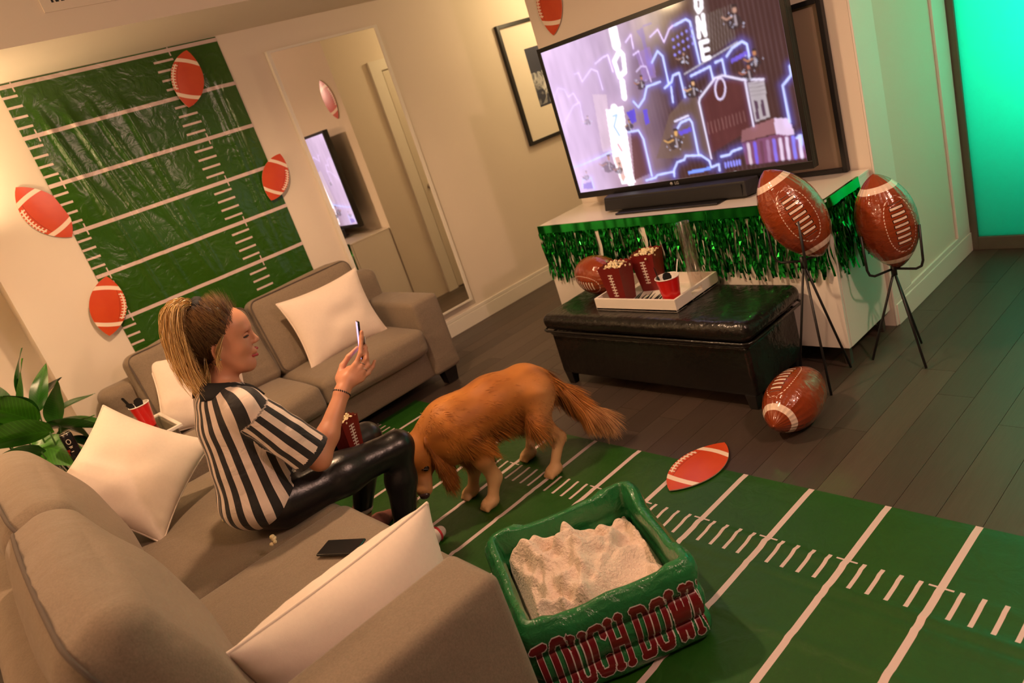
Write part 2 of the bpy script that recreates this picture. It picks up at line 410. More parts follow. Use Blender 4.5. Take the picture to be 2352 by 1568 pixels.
# air vent in the bulkhead face
v = thing('air_vent', 'white air vent grille set in the ceiling bulkhead at top left', 'vent', (1.45, 3.90, 2.6))
X0, X1, Z0, Z1 = .965, 1.95, 2.548, 2.72
obj('vent_frame', join(box((X0, 3.896, Z0), (X1, 3.905, Z0+.035)), box((X0, 3.896, Z1-.03), (X1, 3.905, Z1)), box((X0, 3.896, Z0+.035), (X0+.045, 3.905, Z1-.03)), box((X1-.045, 3.896, Z0+.035), (X1, 3.905, Z1-.03))), CEIL, v, smooth=False)
obj('vent_shade_sheet', box((X0+.045, 3.9046, Z0+.035), (X1-.045, 3.9048, Z1-.03)), BLACKMT, v, smooth=False)  # flat black sheet stands in for the shade behind the slats
s0 = None
for k in range(38):
    x = X0+.06+k*.023
    if s0 is None: s0 = obj('slat', box((x-.0035, 3.898, Z0+.035), (x+.0035, 3.9045, Z1-.03)), CEIL, v, smooth=False)
    else:
        c = s0.copy(); COL.objects.link(c); c.location.x += k*.023

# ------------------------------------------------------------------ printed playing-field sheets (floor and wall)
def field_mat(name, ua, u0, va, v0, per, wr, k=1.0):
    m = bpy.data.materials.new(name); m.use_nodes = True; t = NT(m); b = t.n['Principled BSDF']
    xyz = dict(zip('xyz', t.obj())); u = t.m('SUBTRACT', xyz[ua], u0); v = t.m('SUBTRACT', xyz[va], v0)
    ln = t.m('LESS_THAN', t.per(v, per), .0105); hs = t.m('LESS_THAN', t.per(v, per/5), .0062)
    col1 = t.AND(hs, t.near(u, .855, .058)); col0 = t.AND(hs, t.near(u, .02, .050))
    tk = t.AND(t.OR(t.near(u, .908, .0035), t.near(u, .066, .0035)), t.m('LESS_THAN', t.per(v, per), .033))
    white = t.OR(ln, col1, col0, tk)
    n1 = t.noise(7, 4, .6); n2 = t.noise(90, 5, .75); n3 = t.noise(300, 2, .6)
    alt = t.m('GREATER_THAN', t.m('FRACT', t.m('DIVIDE', v, per*2)), .5)
    g = t.mix(n2, (.003, .024, .001), (.022, .102, .004)); g = t.mix(t.m('MULTIPLY', n3, .55), g, (.015, .095, .005)); g2 = t.mix(n1, (.005, .034, .002), (.024, .100, .003))
    g = t.mix(.35, g, g2); g = t.mix(t.m('MULTIPLY', alt, .16), g, (.010, .085, .020))
    g = t.mix(1.0, g, g) if k == 1.0 else t.mix(k-1, g, (.09, .20, .004))
    t.l.new(t.mix(white, g, (.62, .48, .46)), b.inputs['Base Color'])
    b.inputs['Roughness'].default_value = .42; b.inputs['Specular IOR Level'].default_value = .5
    t.l.new(t.bump(t.noise(14, 3, .5, dist=1.0), wr, .012), b.inputs['Normal'])
    return m
nx, ny = 76, 300; X0, X1, Y0, Y1 = .775, 1.99, -1.2, 3.98
def matfn(u, v): return (X0+u*(X1-X0), Y0+v*(Y1-Y0), 0)
V, F = grid(nx, ny, matfn); V = np.array(V)
def ridge(d, wd): return np.exp(-(d/wd)**2)
wob = vnoise(np.stack([V[:,1]*1.2, V[:,1]*0, V[:,1]*0], -1), 3)*.02
z = .0035+.0025*(vnoise(V*np.array([5, 1.1, 1]), 5)+1)*.5
for xr, a, wd in ((1.665, .011, .014), (1.555, .008, .012), (1.50, .006, .01), (1.33, .007, .014), (1.08, .008, .016), (.95, .006, .012)):
    z = z+a*ridge(V[:,0]-xr-wob, wd)*(.55+.45*vnoise(np.stack([V[:,1]*1.5, V[:,0]*0+xr*9, V[:,0]*0], -1), 8))
z = np.maximum(z*np.clip((X1-V[:,0])/.04+.12, .12, 1), .0015); z = np.where(V[:, 1] > 3.62, .003, z); V[:,2] = z
FIELD_F = field_mat('field_print_floor', 'x', .78, 'y', .777, .268, .25)
tag(obj('field_mat', (V, F), FIELD_F), 'green plastic playing-field mat with white yard lines spread on the floor', 'mat')
X0, X1, Z0, Z1 = .778, 1.992, .58, 2.437
V, F = grid(110, 150, lambda u, v: (X0+u*(X1-X0), 0, Z0+v*(Z1-Z0))); V = np.array(V)
u = (V[:,0]-X0)/(X1-X0); hz = (V[:,2]-Z0)/(Z1-Z0)
q = np.stack([V[:,0]*9+V[:,2]*2.5*(1-u), V[:,2]*1.1, V[:,0]*0], -1)
d = .006+.008*(1-np.abs(vnoise(q, 11)))**2+.010*np.maximum(0, vnoise(np.stack([V[:,0]*4+V[:,2]*3, V[:,2]*1.6-V[:,0], V[:,0]*0], -1), 12))
for x0, sl, a in ((.90, .13, .016), (1.02, .16, .014), (1.14, .20, .012), (1.30, .10, .009), (1.83, .0, .006), (1.88, .0, .006)):
    d = d+a*ridge(V[:,0]-(x0+sl*(2.3-V[:,2])), .016)*np.clip((2.35-V[:,2])*3, 0, 1)*np.clip((V[:,2]-.9)*2, .3, 1)
d = d*1.5*np.clip(np.minimum(u, 1-u)*8+.25, 0, 1)*np.clip((1-hz)*6+.15, 0, 1)+.002
V[:,1] = BY-d
FIELD_W = field_mat('field_print_wall', 'x', .78, 'z', 1.104, .2632, .5, 1.12); NT(FIELD_W).n['Principled BSDF'].inputs['Roughness'].default_value = .27
tag(obj('field_hanging', (V, [f for f in F]), FIELD_W), 'green playing-field plastic sheet pinned to the wall above the small sofa', 'wall hanging')

# ------------------------------------------------------------------ flat football cutouts
def cutout_mat():
    m = bpy.data.materials.new('cutout_print'); m.use_nodes = True; t = NT(m); b = t.n['Principled BSDF']; x, y, z = t.obj()
    y2 = t.m('MULTIPLY', y, y); x2 = t.m('MULTIPLY', x, x)
    bl = t.m('ADD', .62, t.m('MULTIPLY', y2, -.20)); ax = t.m('ABSOLUTE', x)
    band = t.m('LESS_THAN', t.m('ABSOLUTE', t.m('SUBTRACT', ax, bl)), .065)
    wl = t.m('SUBTRACT', .50, t.m('MULTIPLY', x2, .55)); inr = t.m('LESS_THAN', ax, .44)
    dy = t.m('ABSOLUTE', t.m('SUBTRACT', y, wl))
    lace = t.AND(inr, t.OR(t.m('LESS_THAN', dy, .022), t.AND(t.m('LESS_THAN', t.per(x, .098), .020), t.m('LESS_THAN', dy, .085))))
    stitch = t.AND(t.m('LESS_THAN', ax, .56), t.m('LESS_THAN', t.m('ABSOLUTE', t.m('SUBTRACT', y, t.m('SUBTRACT', .36, t.m('MULTIPLY', x2, .30)))), .006))
    g = t.mix(t.noise(1.6, 2), (.50, .040, .008), (.62, .085, .018)); g = t.mix(stitch, g, (.25, .02, .006))
    t.l.new(t.mix(t.OR(band, lace), g, (.82, .66, .52)), b.inputs['Base Color']); b.inputs['Roughness'].default_value = .3; return m
CUT = cutout_mat(); CUTE = M('cutout_edge', (.55, .40, .28), .7, var=.05, vscale=30)
def cut_mesh():
    n = 24; out = []
    for s in (1, -1):
        for k in range(n):
            x = s*(1-2*k/n); yy = s*(1-abs(x)**2.05)**.86*.56 if abs(x) < 1 else 0; out.append((x, yy))
    m = len(out); dome = .0
    V = [(x, y, .022) for x, y in out]+[(x, y, 0) for x, y in out]+[(x*.5, y*.5, .034) for x, y in out]+[(0, 0, .038)]
    F = [(i, (i+1) % m, 2*m+(i+1) % m, 2*m+i) for i in range(m)]+[(2*m+i, 2*m+(i+1) % m, 3*m) for i in range(m)]+[(m+i, m+(i+1) % m, (i+1) % m, i) for i in range(m)]+[tuple(range(2*m-1, m-1, -1))]
    return V, F, m
V, F, m_ = cut_mesh()
CM = bpy.data.meshes.new('football_cutout'); CM.from_pydata(V, [], [f[::-1] for f in F]); CM.materials.append(CUT); CM.materials.append(CUTE)
bm = bmesh.new(); bm.from_mesh(CM); bmesh.ops.recalc_face_normals(bm, faces=bm.faces); bm.to_mesh(CM); bm.free()
for k, p in enumerate(CM.polygons):
    p.use_smooth = k < 2*m_
    if k >= 2*m_: p.material_index = 1
CM.set_sharp_from_angle(angle=math.radians(30))
def cutout(c, ux, n, half, label, flip=1, cm=CM):
    ux = norm(ux); n = norm(n); uy = np.cross(n, ux)*1.0
    o = bpy.data.objects.new('football_cutout', cm); COL.objects.link(o)
    if flip < 0: ux, uy = -ux, -uy
    o.matrix_world = frame3(c, ux*half, uy*half, n*half)
    return tag(o, label, 'decoration', 'flat football cutouts')
WN = (0, -1, 0); yb = BY-.032
# ------------------------------------------------------------------ long axis, lace side follow the photograph
cutout((1.712, yb-.012, 2.24), (.127, 0, .30), WN, .165, 'red-orange football cutout at the top of the green wall hanging', 1)
cutout((.700, BY-.004, 1.778), (.135, 0, -.34), WN, .175, 'red-orange football cutout on the left edge of the wall hanging with glare', -1)
cutout((1.985, BY-.036, 1.555), (.19, 0, .27), WN, .155, 'red-orange football cutout on the right edge of the wall hanging beside the mirror', -1)
cutout((.757, BY-.036, 1.202), (.13, 0, .31), WN, .168, 'red-orange football cutout low on the wall hanging above the plant', -1)
cutout((3.340, 3.225, 1.985), (0, .06, -.30), (-1, 0, 0), .178, 'red-orange football cutout on the wall above the television', -1)
cutout((1.963, 1.785, .010), (1, -.04, 0), (0, 0, 1), .186, 'red-orange football cutout lying on the edge of the floor mat', 1)
cutout((1.93, 3.60, .010), (.9, .45, 0), (0, 0, 1), .16, 'red-orange football cutout on the floor between the small sofa and dog', 1)

# ------------------------------------------------------------------ mirror and pictures
mr = thing('wall_mirror', 'tall frameless-looking mirror with thin white frame on the back wall', 'mirror', (2.68, BY, .2))
MX0, MX1, MZ0, MZ1, MY = 2.265, 3.10, .20, 2.285, BY-.034
o = obj('mirror_frame', join(box((MX0-.012, MY, MZ0), (MX0+.012, BY-.002, MZ1)), box((MX1-.012, MY, MZ0), (MX1+.012, BY-.002, MZ1)), box((MX0+.012, MY, MZ1-.014), (MX1-.012, BY-.002, MZ1)), box((MX0+.012, MY, MZ0), (MX1-.012, BY-.002, MZ0+.014)), box((MX0+.012, BY-.02, MZ0+.014), (MX1-.012, BY-.002, MZ1-.014))), TRIM, mr, smooth=False)
obj('mirror_pane', box((MX0+.012, MY+.006, MZ0+.014), (MX1-.012, MY+.011, MZ1-.014)), MIRROR, mr, smooth=False)
BLKFR = M('black_frame', (.010, .010, .012), .35, var=.1, vscale=30)
MATB = M('picture_mat', (.80, .74, .64), .8, var=.02, vscale=10)
ART = bpy.data.materials.new('wave_print'); ART.use_nodes = True; t = NT(ART); x, y, z = t.obj()
n = t.noise(11, 6, .6, dist=1.2); cl = t.m('MULTIPLY', t.m('SUBTRACT', n, .42), 5)
lo = t.m('MULTIPLY', t.near(z, -.09, .13), t.m('MAXIMUM', t.m('MINIMUM', cl, 1), 0)); setc(ART, t.mix(lo, (.035, .042, .075), (.62, .64, .66)))
def picture(name, label, c, w_, h_, fr, mat_w, mat_h, axis, art):
    p = thing(name, label, 'picture', c)
    def bx(a0, a1, z0, z1, d0, d1):
        return box((c[0]+a0, c[1]-d1, c[2]+z0), (c[0]+a1, c[1]-d0, c[2]+z1)) if axis == 'x' else box((c[0]-d1, c[1]+a0, c[2]+z0), (c[0]-d0, c[1]+a1, c[2]+z1))
    a, b = w_/2, h_
    o = obj('frame', join(bx(-a, -a+fr, 0, b, 0, .03), bx(a-fr, a, 0, b, 0, .03), bx(-a+fr, a-fr, 0, fr, 0, .03), bx(-a+fr, a-fr, b-fr, b, 0, .03)), BLKFR, p, smooth=False); bevel(o, .002)
    obj('mat_board', bx(-a+fr, a-fr, fr, b-fr, .004, .012), art[0], p, smooth=False)
    if len(art) > 1:
        V, F = bx(-mat_w/2, mat_w/2, -mat_h/2, mat_h/2, .012, .0135); o = bpy.data.objects.new('print', bpy.data.meshes.new('print'))
        o.data.from_pydata([(q[0]-c[0], q[1]-c[1], q[2]-c[2]) for q in V], [], F); o.data.materials.append(art[1]); COL.objects.link(o); o.parent = p; o.location = (0, 0, b*.5+.02)
    return p
picture('framed_picture', 'black framed print of a white wave on the hall wall', (4.53, BY-.002, 1.112), .72, .955, .028, .25, .47, 'x', [MATB, ART])
BRN = M('plain_backing', (.30, .22, .16), .7, var=.05, vscale=6)
picture('framed_board', 'black framed brown board standing on the cabinet behind the television', (3.343, 1.93, .796), .53, .775, .022, 0, 0, 'y', [BRN])

# ------------------------------------------------------------------ media cabinet with foil fringe
cb = thing('media_cabinet', 'white gloss media cabinet under the television', 'cabinet', (3.12, 2.49, 0))
CX0, CX1, CY0, CY1, CZ0, CZ1 = 2.91, 3.335, 1.58, 3.41, .09, .794
bevel(obj('cabinet_body', box((CX0+.019, CY0, CZ0), (CX1, CY1, CZ1-.014)), GLOSSW, cb, smooth=False), .0015)
bevel(obj('cabinet_top', box((CX0, CY0-.002, CZ1-.0135), (CX1, CY1+.002, CZ1)), GLOSSW, cb, smooth=False), .002)
for k in range(3):
    y0 = CY0+k*(CY1-CY0)/3
    bevel(obj('cabinet_door', box((CX0, y0+.002, CZ0), (CX0+.018, y0+(CY1-CY0)/3-.002, CZ1-.016)), GLOSSW, cb, smooth=False), .0015)
for x in (CX0+.03, CX1-.05):
    for y in (CY0+.03, 2.49, CY1-.03): bevel(obj('leg', box((x-.014, y-.014, 0), (x+.014, y+.014, CZ0)), LEGMT, cb, smooth=False), .002)
fr = thing('foil_fringe', 'shiny green foil fringe garland hung along the cabinet top edge', 'garland', (CX0-.004, 2.49, CZ1))
def hdr(u, v):
    s = u*2.14; d = .003+.004*v+.002*math.sin(s*37)
    return (CX0-d, CY1-s, CZ1+.001-.055*v) if s < 1.83 else (CX0+(s-1.83), CY0-.002-d, CZ1+.001-.055*v)
obj('header_band', grid(90, 5, hdr), FOIL, fr)
obj('header_fold', join(box((CX0-.004, CY0, CZ1+.0005), (CX0+.006, CY1, CZ1+.0015)), box((CX0, CY0-.006, CZ1+.0005), (CX0+.31, CY0+.006, CZ1+.0015))), FOIL, fr, smooth=False)
def strip_mesh(seed):
    rg = np.random.default_rng(seed); L = rg.uniform(.25, .30); n = 13; wd = rg.uniform(.0050, .0085); V, F = [], []
    ph = rg.uniform(0, 6.28, 3); tw = rg.uniform(2, 7)*rg.choice([-1, 1])
    for i in range(n):
        t_ = i/(n-1); a = ph[0]+tw*t_+.9*math.sin(9*t_+ph[1]); c = np.array([-.006-.010*t_+.008*math.sin(8*t_+ph[1])*t_, .010*math.sin(6*t_+ph[2])*t_, -L*t_])
        s = np.array([math.sin(a)*.8, math.cos(a), 0])*wd; V += [c-s, c+s]
        if i: F.append((2*i-2, 2*i-1, 2*i+1, 2*i))
    me = bpy.data.meshes.new('foil_strip'); me.from_pydata([tuple(p) for p in V], [], F); me.materials.append(FOIL); return me
SM = [strip_mesh(100+k) for k in range(24)]
s = 0.004; gaps = [(.47, .50), (.59, .605), (.80, .845), (.30, .315)]
cnt = 0
while s < 2.13 and cnt < 299:
    if not any(a < s < b for a, b in gaps):
        o = bpy.data.objects.new('foil_strip', SM[random.randrange(24)]); COL.objects.link(o); o.parent = fr
        p = Vector((CX0-.003, CY1-s, CZ1-.045)) if s < 1.83 else Vector((CX0+(s-1.83), CY0-.005, CZ1-.045))
        o.location = p-fr.location; o.rotation_euler = (random.gauss(0, .045), random.gauss(.0, .02), 0 if s < 1.83 else math.pi/2); o.scale = (1, random.uniform(.8, 1.3), random.uniform(.85, 1.12)); cnt += 1
    s += random.uniform(.0055, .0092)

# ------------------------------------------------------------------ television, with the picture it shows
tv = thing('television', 'large flat television showing a neon city stage, on the cabinet', 'television', (3.18, 2.49, CZ1))
TY0, TY1, TZ0, TZ1, TX = 1.735, 3.245, .872, 1.762, 3.16
bevel(obj('tv_body', box((TX+.003, TY0, TZ0), (TX+.045, TY1, TZ1)), BLACKPL, tv, smooth=False), .004)
bz = .024; bb = .036
bevel(obj('tv_bezel', join(box((TX-.006, TY0, TZ0), (TX+.004, TY1, TZ0+bb)), box((TX-.006, TY0, TZ1-bz), (TX+.004, TY1, TZ1)), box((TX-.006, TY0, TZ0+bb), (TX+.004, TY0+bz, TZ1-bz)), box((TX-.006, TY1-bz, TZ0+bb), (TX+.004, TY1, TZ1-bz))), BLACKPL, tv, smooth=False), .0015)
obj('tv_back_hump', rbox((TX+.04, 2.1, .93), (TX+.075, 2.9, 1.35), .015), BLACKMT, tv)
obj('tv_neck', box((TX+.005, 2.36, CZ1+.008), (TX+.035, 2.62, .93)), BLACKPL, tv, smooth=False)
bevel(obj('tv_stand_plate', box((2.985, 2.16, CZ1+.0005), (3.24, 2.83, CZ1+.012)), BLACKPL, tv, smooth=False), .004)
TXTL = M('logo_grey', (.35, .34, .33), .4, var=.02, vscale=20)
def text_part(s, mat, parent, c, right, up, size, name='lettering'):
    cu = bpy.data.curves.new('txt', 'FONT'); cu.body = s; cu.size = size; cu.align_x = 'CENTER'; cu.align_y = 'CENTER'; cu.extrude = .0003; cu.offset = size*.02
    to = bpy.data.objects.new('txt', cu); COL.objects.link(to); bpy.context.view_layer.update()
    me = bpy.data.meshes.new_from_object(to.evaluated_get(bpy.context.evaluated_depsgraph_get())); bpy.data.objects.remove(to)
    me.name = name; r = norm(right); u = norm(up); n_ = np.cross(r, u)
    me.transform(frame3(np.array(c)-np.array(wloc(parent)), r, u, n_)); me.materials.clear(); me.materials.append(mat)
    o = bpy.data.objects.new(name, me); COL.objects.link(o); o.parent = parent; return o
text_part('LG', TXTL, tv, (TX-.0065, 2.50, TZ0+.018), (0, -1, 0), (0, 0, 1), .022, 'maker_lettering')
obj('logo_dot', tube([(TX-.0068, 2.535, TZ0+.018), (TX-.006, 2.535, TZ0+.018)], .009, 16), TXTL, tv)
# screen painting, u to the viewer's right, v down
W_, H_ = 336, 189
uu, vv = np.meshgrid(np.linspace(0, 1, W_), np.linspace(0, 1, H_)); IM = np.zeros((H_, W_, 3))
def lerp(a, b, t_): return a+(b-a)*t_
glow = np.clip(1.05-uu*1.75-vv*.15, 0, 1)
IM[:] = np.array([.075, .030, .028])
IM += (.05*np.sin(uu*190)**8)[..., None]*np.array([1, .7, .8])*(vnoise(np.stack([uu*9, vv*5, uu*0], -1), 2)[..., None]*.5+.5)
IM = IM*(1-glow[..., None])+glow[..., None]*np.array([.80, .55, .86])
cld = vnoise(np.stack([uu*7, vv*6, uu*0], -1), 4)*.5+.5
IM += (glow*cld*.25)[..., None]*np.array([1, .85, 1]); IM[..., :] -= (np.clip(.5-uu*2, 0, 1)*np.clip(.5-vv*1.6, 0, 1))[..., None]*np.array([.35, .30, .45])
brn = np.clip(1-np.abs(uu-.30)/.16, 0, 1)*np.clip((vv-.45)*3, 0, 1); IM = lerp(IM, np.array([.38, .20, .17]), (brn*.65)[..., None])
IM = lerp(IM, np.array([.16, .09, .30]), (np.clip(1-np.abs(uu-.44)/.1, 0, 1)*np.clip(1-vv*2.2, 0, 1)*.5)[..., None])
lamp_reflection = np.exp(-(((uu-.52)/.10)**2+((vv-.02)/.16)**2)); IM += lamp_reflection[..., None]*np.array([.8, .62, .45])*.6  # warm reflection of a lamp, painted into the top of the screen picture
ASP = 16/9.
def segd(x0, y0, x1, y1):
    px, py = uu*ASP, vv; ax, ay, bx_, by_ = x0*ASP, y0, x1*ASP, y1; dx, dy = bx_-ax, by_-ay
    t_ = np.clip(((px-ax)*dx+(py-ay)*dy)/max(dx*dx+dy*dy, 1e-9), 0, 1); return np.hypot(px-ax-t_*dx, py-ay-t_*dy)
def stroke(pts, wd, col, halo=None, hs=.02):
    global IM
    d_ = np.min([segd(*pts[i], *pts[i+1]) for i in range(len(pts)-1)], axis=0)
    if halo is not None: IM += (np.exp(-(d_/hs)**2)*.42)[..., None]*np.array(halo)
    k_ = np.clip((wd-d_)/.0035+.5, 0, 1)[..., None]; IM = IM*(1-k_)+k_*np.array(col)
def poly(pts, col, op=1.0):
    global IM
    ins = np.zeros(uu.shape, bool); n_ = len(pts)
    for i in range(n_):
        x0, y0 = pts[i]; x1, y1 = pts[(i+1) % n_]
        if y0 == y1: continue
        c_ = ((y0 > vv) != (y1 > vv)) & (uu < (x1-x0)*(vv-y0)/(y1-y0)+x0); ins ^= c_
    IM = np.where(ins[..., None], IM*(1-op)+op*np.array(col), IM)
stroke([(0.004, 0.303), (0.039, 0.253), (0.07, 0.274), (0.079, 0.329), (0.111, 0.314), (0.125, 0.38)], 0.004, (1.1, .85, 1.35), (.12, .06, .3), 0.02)
stroke([(0.144, 0.198), (0.165, 0.198), (0.172, 0.259), (0.232, 0.199), (0.259, 0.226), (0.261, 0.343)], 0.004, (1.1, .85, 1.35), (.12, .06, .3), 0.02)
stroke([(0.257, 0.176), (0.3, 0.153), (0.326, 0.148), (0.33, 0.254)], 0.004, (1.1, .85, 1.35), (.12, .06, .3), 0.02)
stroke([(0.018, 0.497), (0.093, 0.395), (0.131, 0.382), (0.122, 0.52)], 0.004, (1.1, .85, 1.35), (.12, .06, .3), 0.02)
stroke([(0.419, 0.11), (0.449, 0.078), (0.445, 0.16)], 0.004, (1.1, .85, 1.35), (.12, .06, .3), 0.02)
stroke([(0.525, 0.127), (0.563, 0.1), (0.576, 0.179), (0.607, 0.12), (0.625, 0.107)], 0.004, (1.1, .85, 1.35), (.12, .06, .3), 0.02)
stroke([(0.438, 0.195), (0.464, 0.183), (0.47, 0.277)], 0.004, (1.1, .85, 1.35), (.12, .06, .3), 0.02)
poly([(0.205, 0.356), (0.273, 0.38), (0.232, 0.746), (0.179, 0.741)], (.85,.62,.72), 0.7)
poly([(0.45, 0.193), (0.516, 0.175), (0.513, 0.356), (0.454, 0.365)], (.42,.25,.62), 0.6)
poly([(0.576, 0.055), (0.474, 0.066), (0.487, 0.117), (0.486, 0.346), (0.503, 0.345), (0.505, 0.051)], (.30,.2,.8), 0.35)
stroke([(0.378, 0.015), (0.375, 0.106)], 0.035, (1.5, 1.4, 1.5), (.6,.5,.6), 0.09)
stroke([(0.382, 0.148), (0.348, 0.197), (0.353, 0.295), (0.384, 0.275), (0.394, 0.177), (0.382, 0.148)], 0.016, (1.5, 1.4, 1.5), (.5,.4,.6), 0.05)
stroke([(0.361, 0.33), (0.352, 0.425)], 0.022, (1.5, 1.4, 1.5), (.5,.4,.6), 0.06)
poly([(0.25, 0.473), (0.336, 0.477), (0.299, 0.939), (0.303, 0.984), (0.232, 0.979), (0.222, 0.796)], (1.5, 1.4, 1.5), 1)
stroke([(0.292, 0.478), (0.291, 0.778), (0.278, 0.979)], 0.03, (1.5, 1.4, 1.5), (.5,.35,.5), 0.08)
stroke([(0.276, 0.524), (0.296, 0.522), (0.269, 0.59), (0.283, 0.654)], 0.008, (.55,.75,1.3))
stroke([(0.265, 0.71), (0.275, 0.757)], 0.008, (.9,.45,.5))
poly([(0.23, 0.789), (0.256, 0.791), (0.26, 0.939), (0.24, 0.972)], (.75,.33,.2), 0.8)
poly([(0.76, 0.108), (0.808, 0.098), (0.839, 0.274), (0.737, 0.327)], (.10,.06,.05), 0.8)
stroke([(0.762, 0.109), (0.741, 0.315)], 0.0022, (.22,.16,.15))
stroke([(0.773, 0.108), (0.754, 0.31)], 0.0022, (.22,.16,.15))
stroke([(0.783, 0.107), (0.766, 0.306)], 0.0022, (.22,.16,.15))
stroke([(0.794, 0.106), (0.778, 0.301)], 0.0022, (.22,.16,.15))
stroke([(0.804, 0.105), (0.79, 0.296)], 0.0022, (.22,.16,.15))
stroke([(0.814, 0.104), (0.802, 0.292)], 0.0022, (.22,.16,.15))
stroke([(0.824, 0.104), (0.814, 0.287)], 0.0022, (.22,.16,.15))
stroke([(0.835, 0.103), (0.825, 0.283)], 0.0022, (.22,.16,.15))
stroke([(0.845, 0.102), (0.837, 0.279)], 0.0022, (.22,.16,.15))
poly([(0.638, 0.479), (0.662, 0.562), (0.653, 0.901), (0.511, 0.866), (0.427, 0.846), (0.528, 0.596)], (.20,.12,.09), 0.7)
poly([(0.34, 0.654), (0.382, 0.657), (0.38, 0.938), (0.3, 0.966)], (.15,.05,.05), 0.9)
poly([(0.668, 0.557), (0.738, 0.457), (0.839, 0.509), (0.842, 0.739), (0.787, 0.797), (0.662, 0.871)], (.13,.035,.035), 0.9)
stroke([(0.674, 0.688), (0.671, 0.756)], 0.0025, (.30,.13,.12))
stroke([(0.688, 0.685), (0.686, 0.753)], 0.0025, (.30,.13,.12))
stroke([(0.703, 0.683), (0.701, 0.75)], 0.0025, (.30,.13,.12))
stroke([(0.717, 0.681), (0.715, 0.746)], 0.0025, (.30,.13,.12))
stroke([(0.732, 0.678), (0.73, 0.743)], 0.0025, (.30,.13,.12))
stroke([(0.746, 0.676), (0.744, 0.739)], 0.0025, (.30,.13,.12))
stroke([(0.76, 0.674), (0.758, 0.736)], 0.0025, (.30,.13,.12))
stroke([(0.773, 0.672), (0.772, 0.733)], 0.0025, (.30,.13,.12))
stroke([(0.787, 0.669), (0.786, 0.73)], 0.0025, (.30,.13,.12))
stroke([(0.801, 0.667), (0.8, 0.726)], 0.0025, (.30,.13,.12))
stroke([(0.814, 0.665), (0.814, 0.723)], 0.0025, (.30,.13,.12))
poly([(0.848, 0.516), (0.906, 0.524), (0.902, 0.725), (0.849, 0.738)], (.52,.44,.47), 1)
poly([(0.859, 0.622), (0.87, 0.623), (0.867, 0.725), (0.855, 0.729)], (.12,.06,.10), 1)
poly([(0.881, 0.626), (0.89, 0.626), (0.89, 0.714), (0.879, 0.716)], (.12,.06,.10), 1)
stroke([(0.849, 0.527), (0.908, 0.535)], 0.002, (.30,.24,.26))
stroke([(0.846, 0.548), (0.906, 0.555)], 0.002, (.30,.24,.26))
stroke([(0.843, 0.57), (0.903, 0.574)], 0.002, (.30,.24,.26))
stroke([(0.84, 0.592), (0.901, 0.594)], 0.002, (.30,.24,.26))
poly([(0.796, 0.77), (0.914, 0.736), (0.916, 0.819), (0.784, 0.837)], (.32,.13,.14), 1)
poly([(0.914, 0.736), (0.964, 0.752), (0.973, 0.842), (0.911, 0.854)], (.85,.62,.85), 1)
poly([(0.786, 0.842), (0.917, 0.826), (0.998, 0.87), (0.999, 0.981), (0.788, 0.972)], (.24,.08,.16), 1)
stroke([(0.808, 0.855), (0.804, 0.964)], 0.01, (.8,.6,.72))
stroke([(0.832, 0.855), (0.827, 0.965)], 0.01, (.22,.14,.8))
stroke([(0.855, 0.856), (0.85, 0.966)], 0.01, (.18,.06,.1))
stroke([(0.878, 0.856), (0.873, 0.967)], 0.01, (.4,.2,.35))
stroke([(0.9, 0.856), (0.896, 0.968)], 0.01, (.3,.2,.9))
stroke([(0.922, 0.857), (0.918, 0.968)], 0.01, (.85,.65,.85))
stroke([(0.944, 0.857), (0.94, 0.969)], 0.01, (.9,.7,.95))
stroke([(0.965, 0.857), (0.962, 0.97)], 0.01, (.3,.25,1.0))
stroke([(0.987, 0.857), (0.983, 0.971)], 0.01, (.9,.75,1.0))
stroke([(0.487, 0.978), (0.493, 0.937), (0.515, 0.892), (0.547, 0.883), (0.557, 0.861), (0.62, 0.873), (0.648, 0.915), (0.65, 0.956), (0.683, 0.943), (0.68, 0.983)], 0.0062, (.75, .85, 1.5), (.10, .14, .75), 0.028)
stroke([(0.611, 0.859), (0.614, 0.67), (0.607, 0.644), (0.568, 0.656), (0.549, 0.686)], 0.0062, (.75, .85, 1.5), (.10, .14, .75), 0.028)
stroke([(0.997, 0.485), (0.995, 0.534), (0.963, 0.576), (0.964, 0.773)], 0.0062, (.75, .85, 1.5), (.10, .14, .75), 0.028)
stroke([(0.697, 0.9), (0.732, 0.897), (0.744, 0.88), (0.78, 0.87)], 0.0062, (.75, .85, 1.5), (.10, .14, .75), 0.028)
stroke([(0.387, 0.953), (0.391, 0.71), (0.378, 0.648), (0.329, 0.646)], 0.0062, (.75, .85, 1.5), (.10, .14, .75), 0.028)
stroke([(0.355, 0.979), (0.402, 0.969), (0.414, 0.954), (0.486, 0.948)], 0.0062, (.75, .85, 1.5), (.10, .14, .75), 0.028)
stroke([(0.017, 0.966), (0.032, 0.911), (0.082, 0.903), (0.081, 0.983)], 0.0062, (.75, .85, 1.5), (.10, .14, .75), 0.028)
stroke([(0.694, 0.353), (0.692, 0.117), (0.678, 0.097), (0.63, 0.109)], 0.0062, (.75, .85, 1.5), (.10, .14, .75), 0.028)
stroke([(0.556, 0.411), (0.558, 0.253), (0.542, 0.216), (0.508, 0.27)], 0.0062, (.75, .85, 1.5), (.10, .14, .75), 0.028)
stroke([(0.609, 0.514), (0.608, 0.37), (0.581, 0.375), (0.57, 0.408), (0.535, 0.434)], 0.0062, (.75, .85, 1.5), (.10, .14, .75), 0.028)
stroke([(0.731, 0.454), (0.729, 0.381), (0.693, 0.392), (0.65, 0.405)], 0.0062, (.75, .85, 1.5), (.10, .14, .75), 0.028)
stroke([(0.778, 0.443), (0.778, 0.362), (0.751, 0.368)], 0.0062, (.75, .85, 1.5), (.10, .14, .75), 0.028)
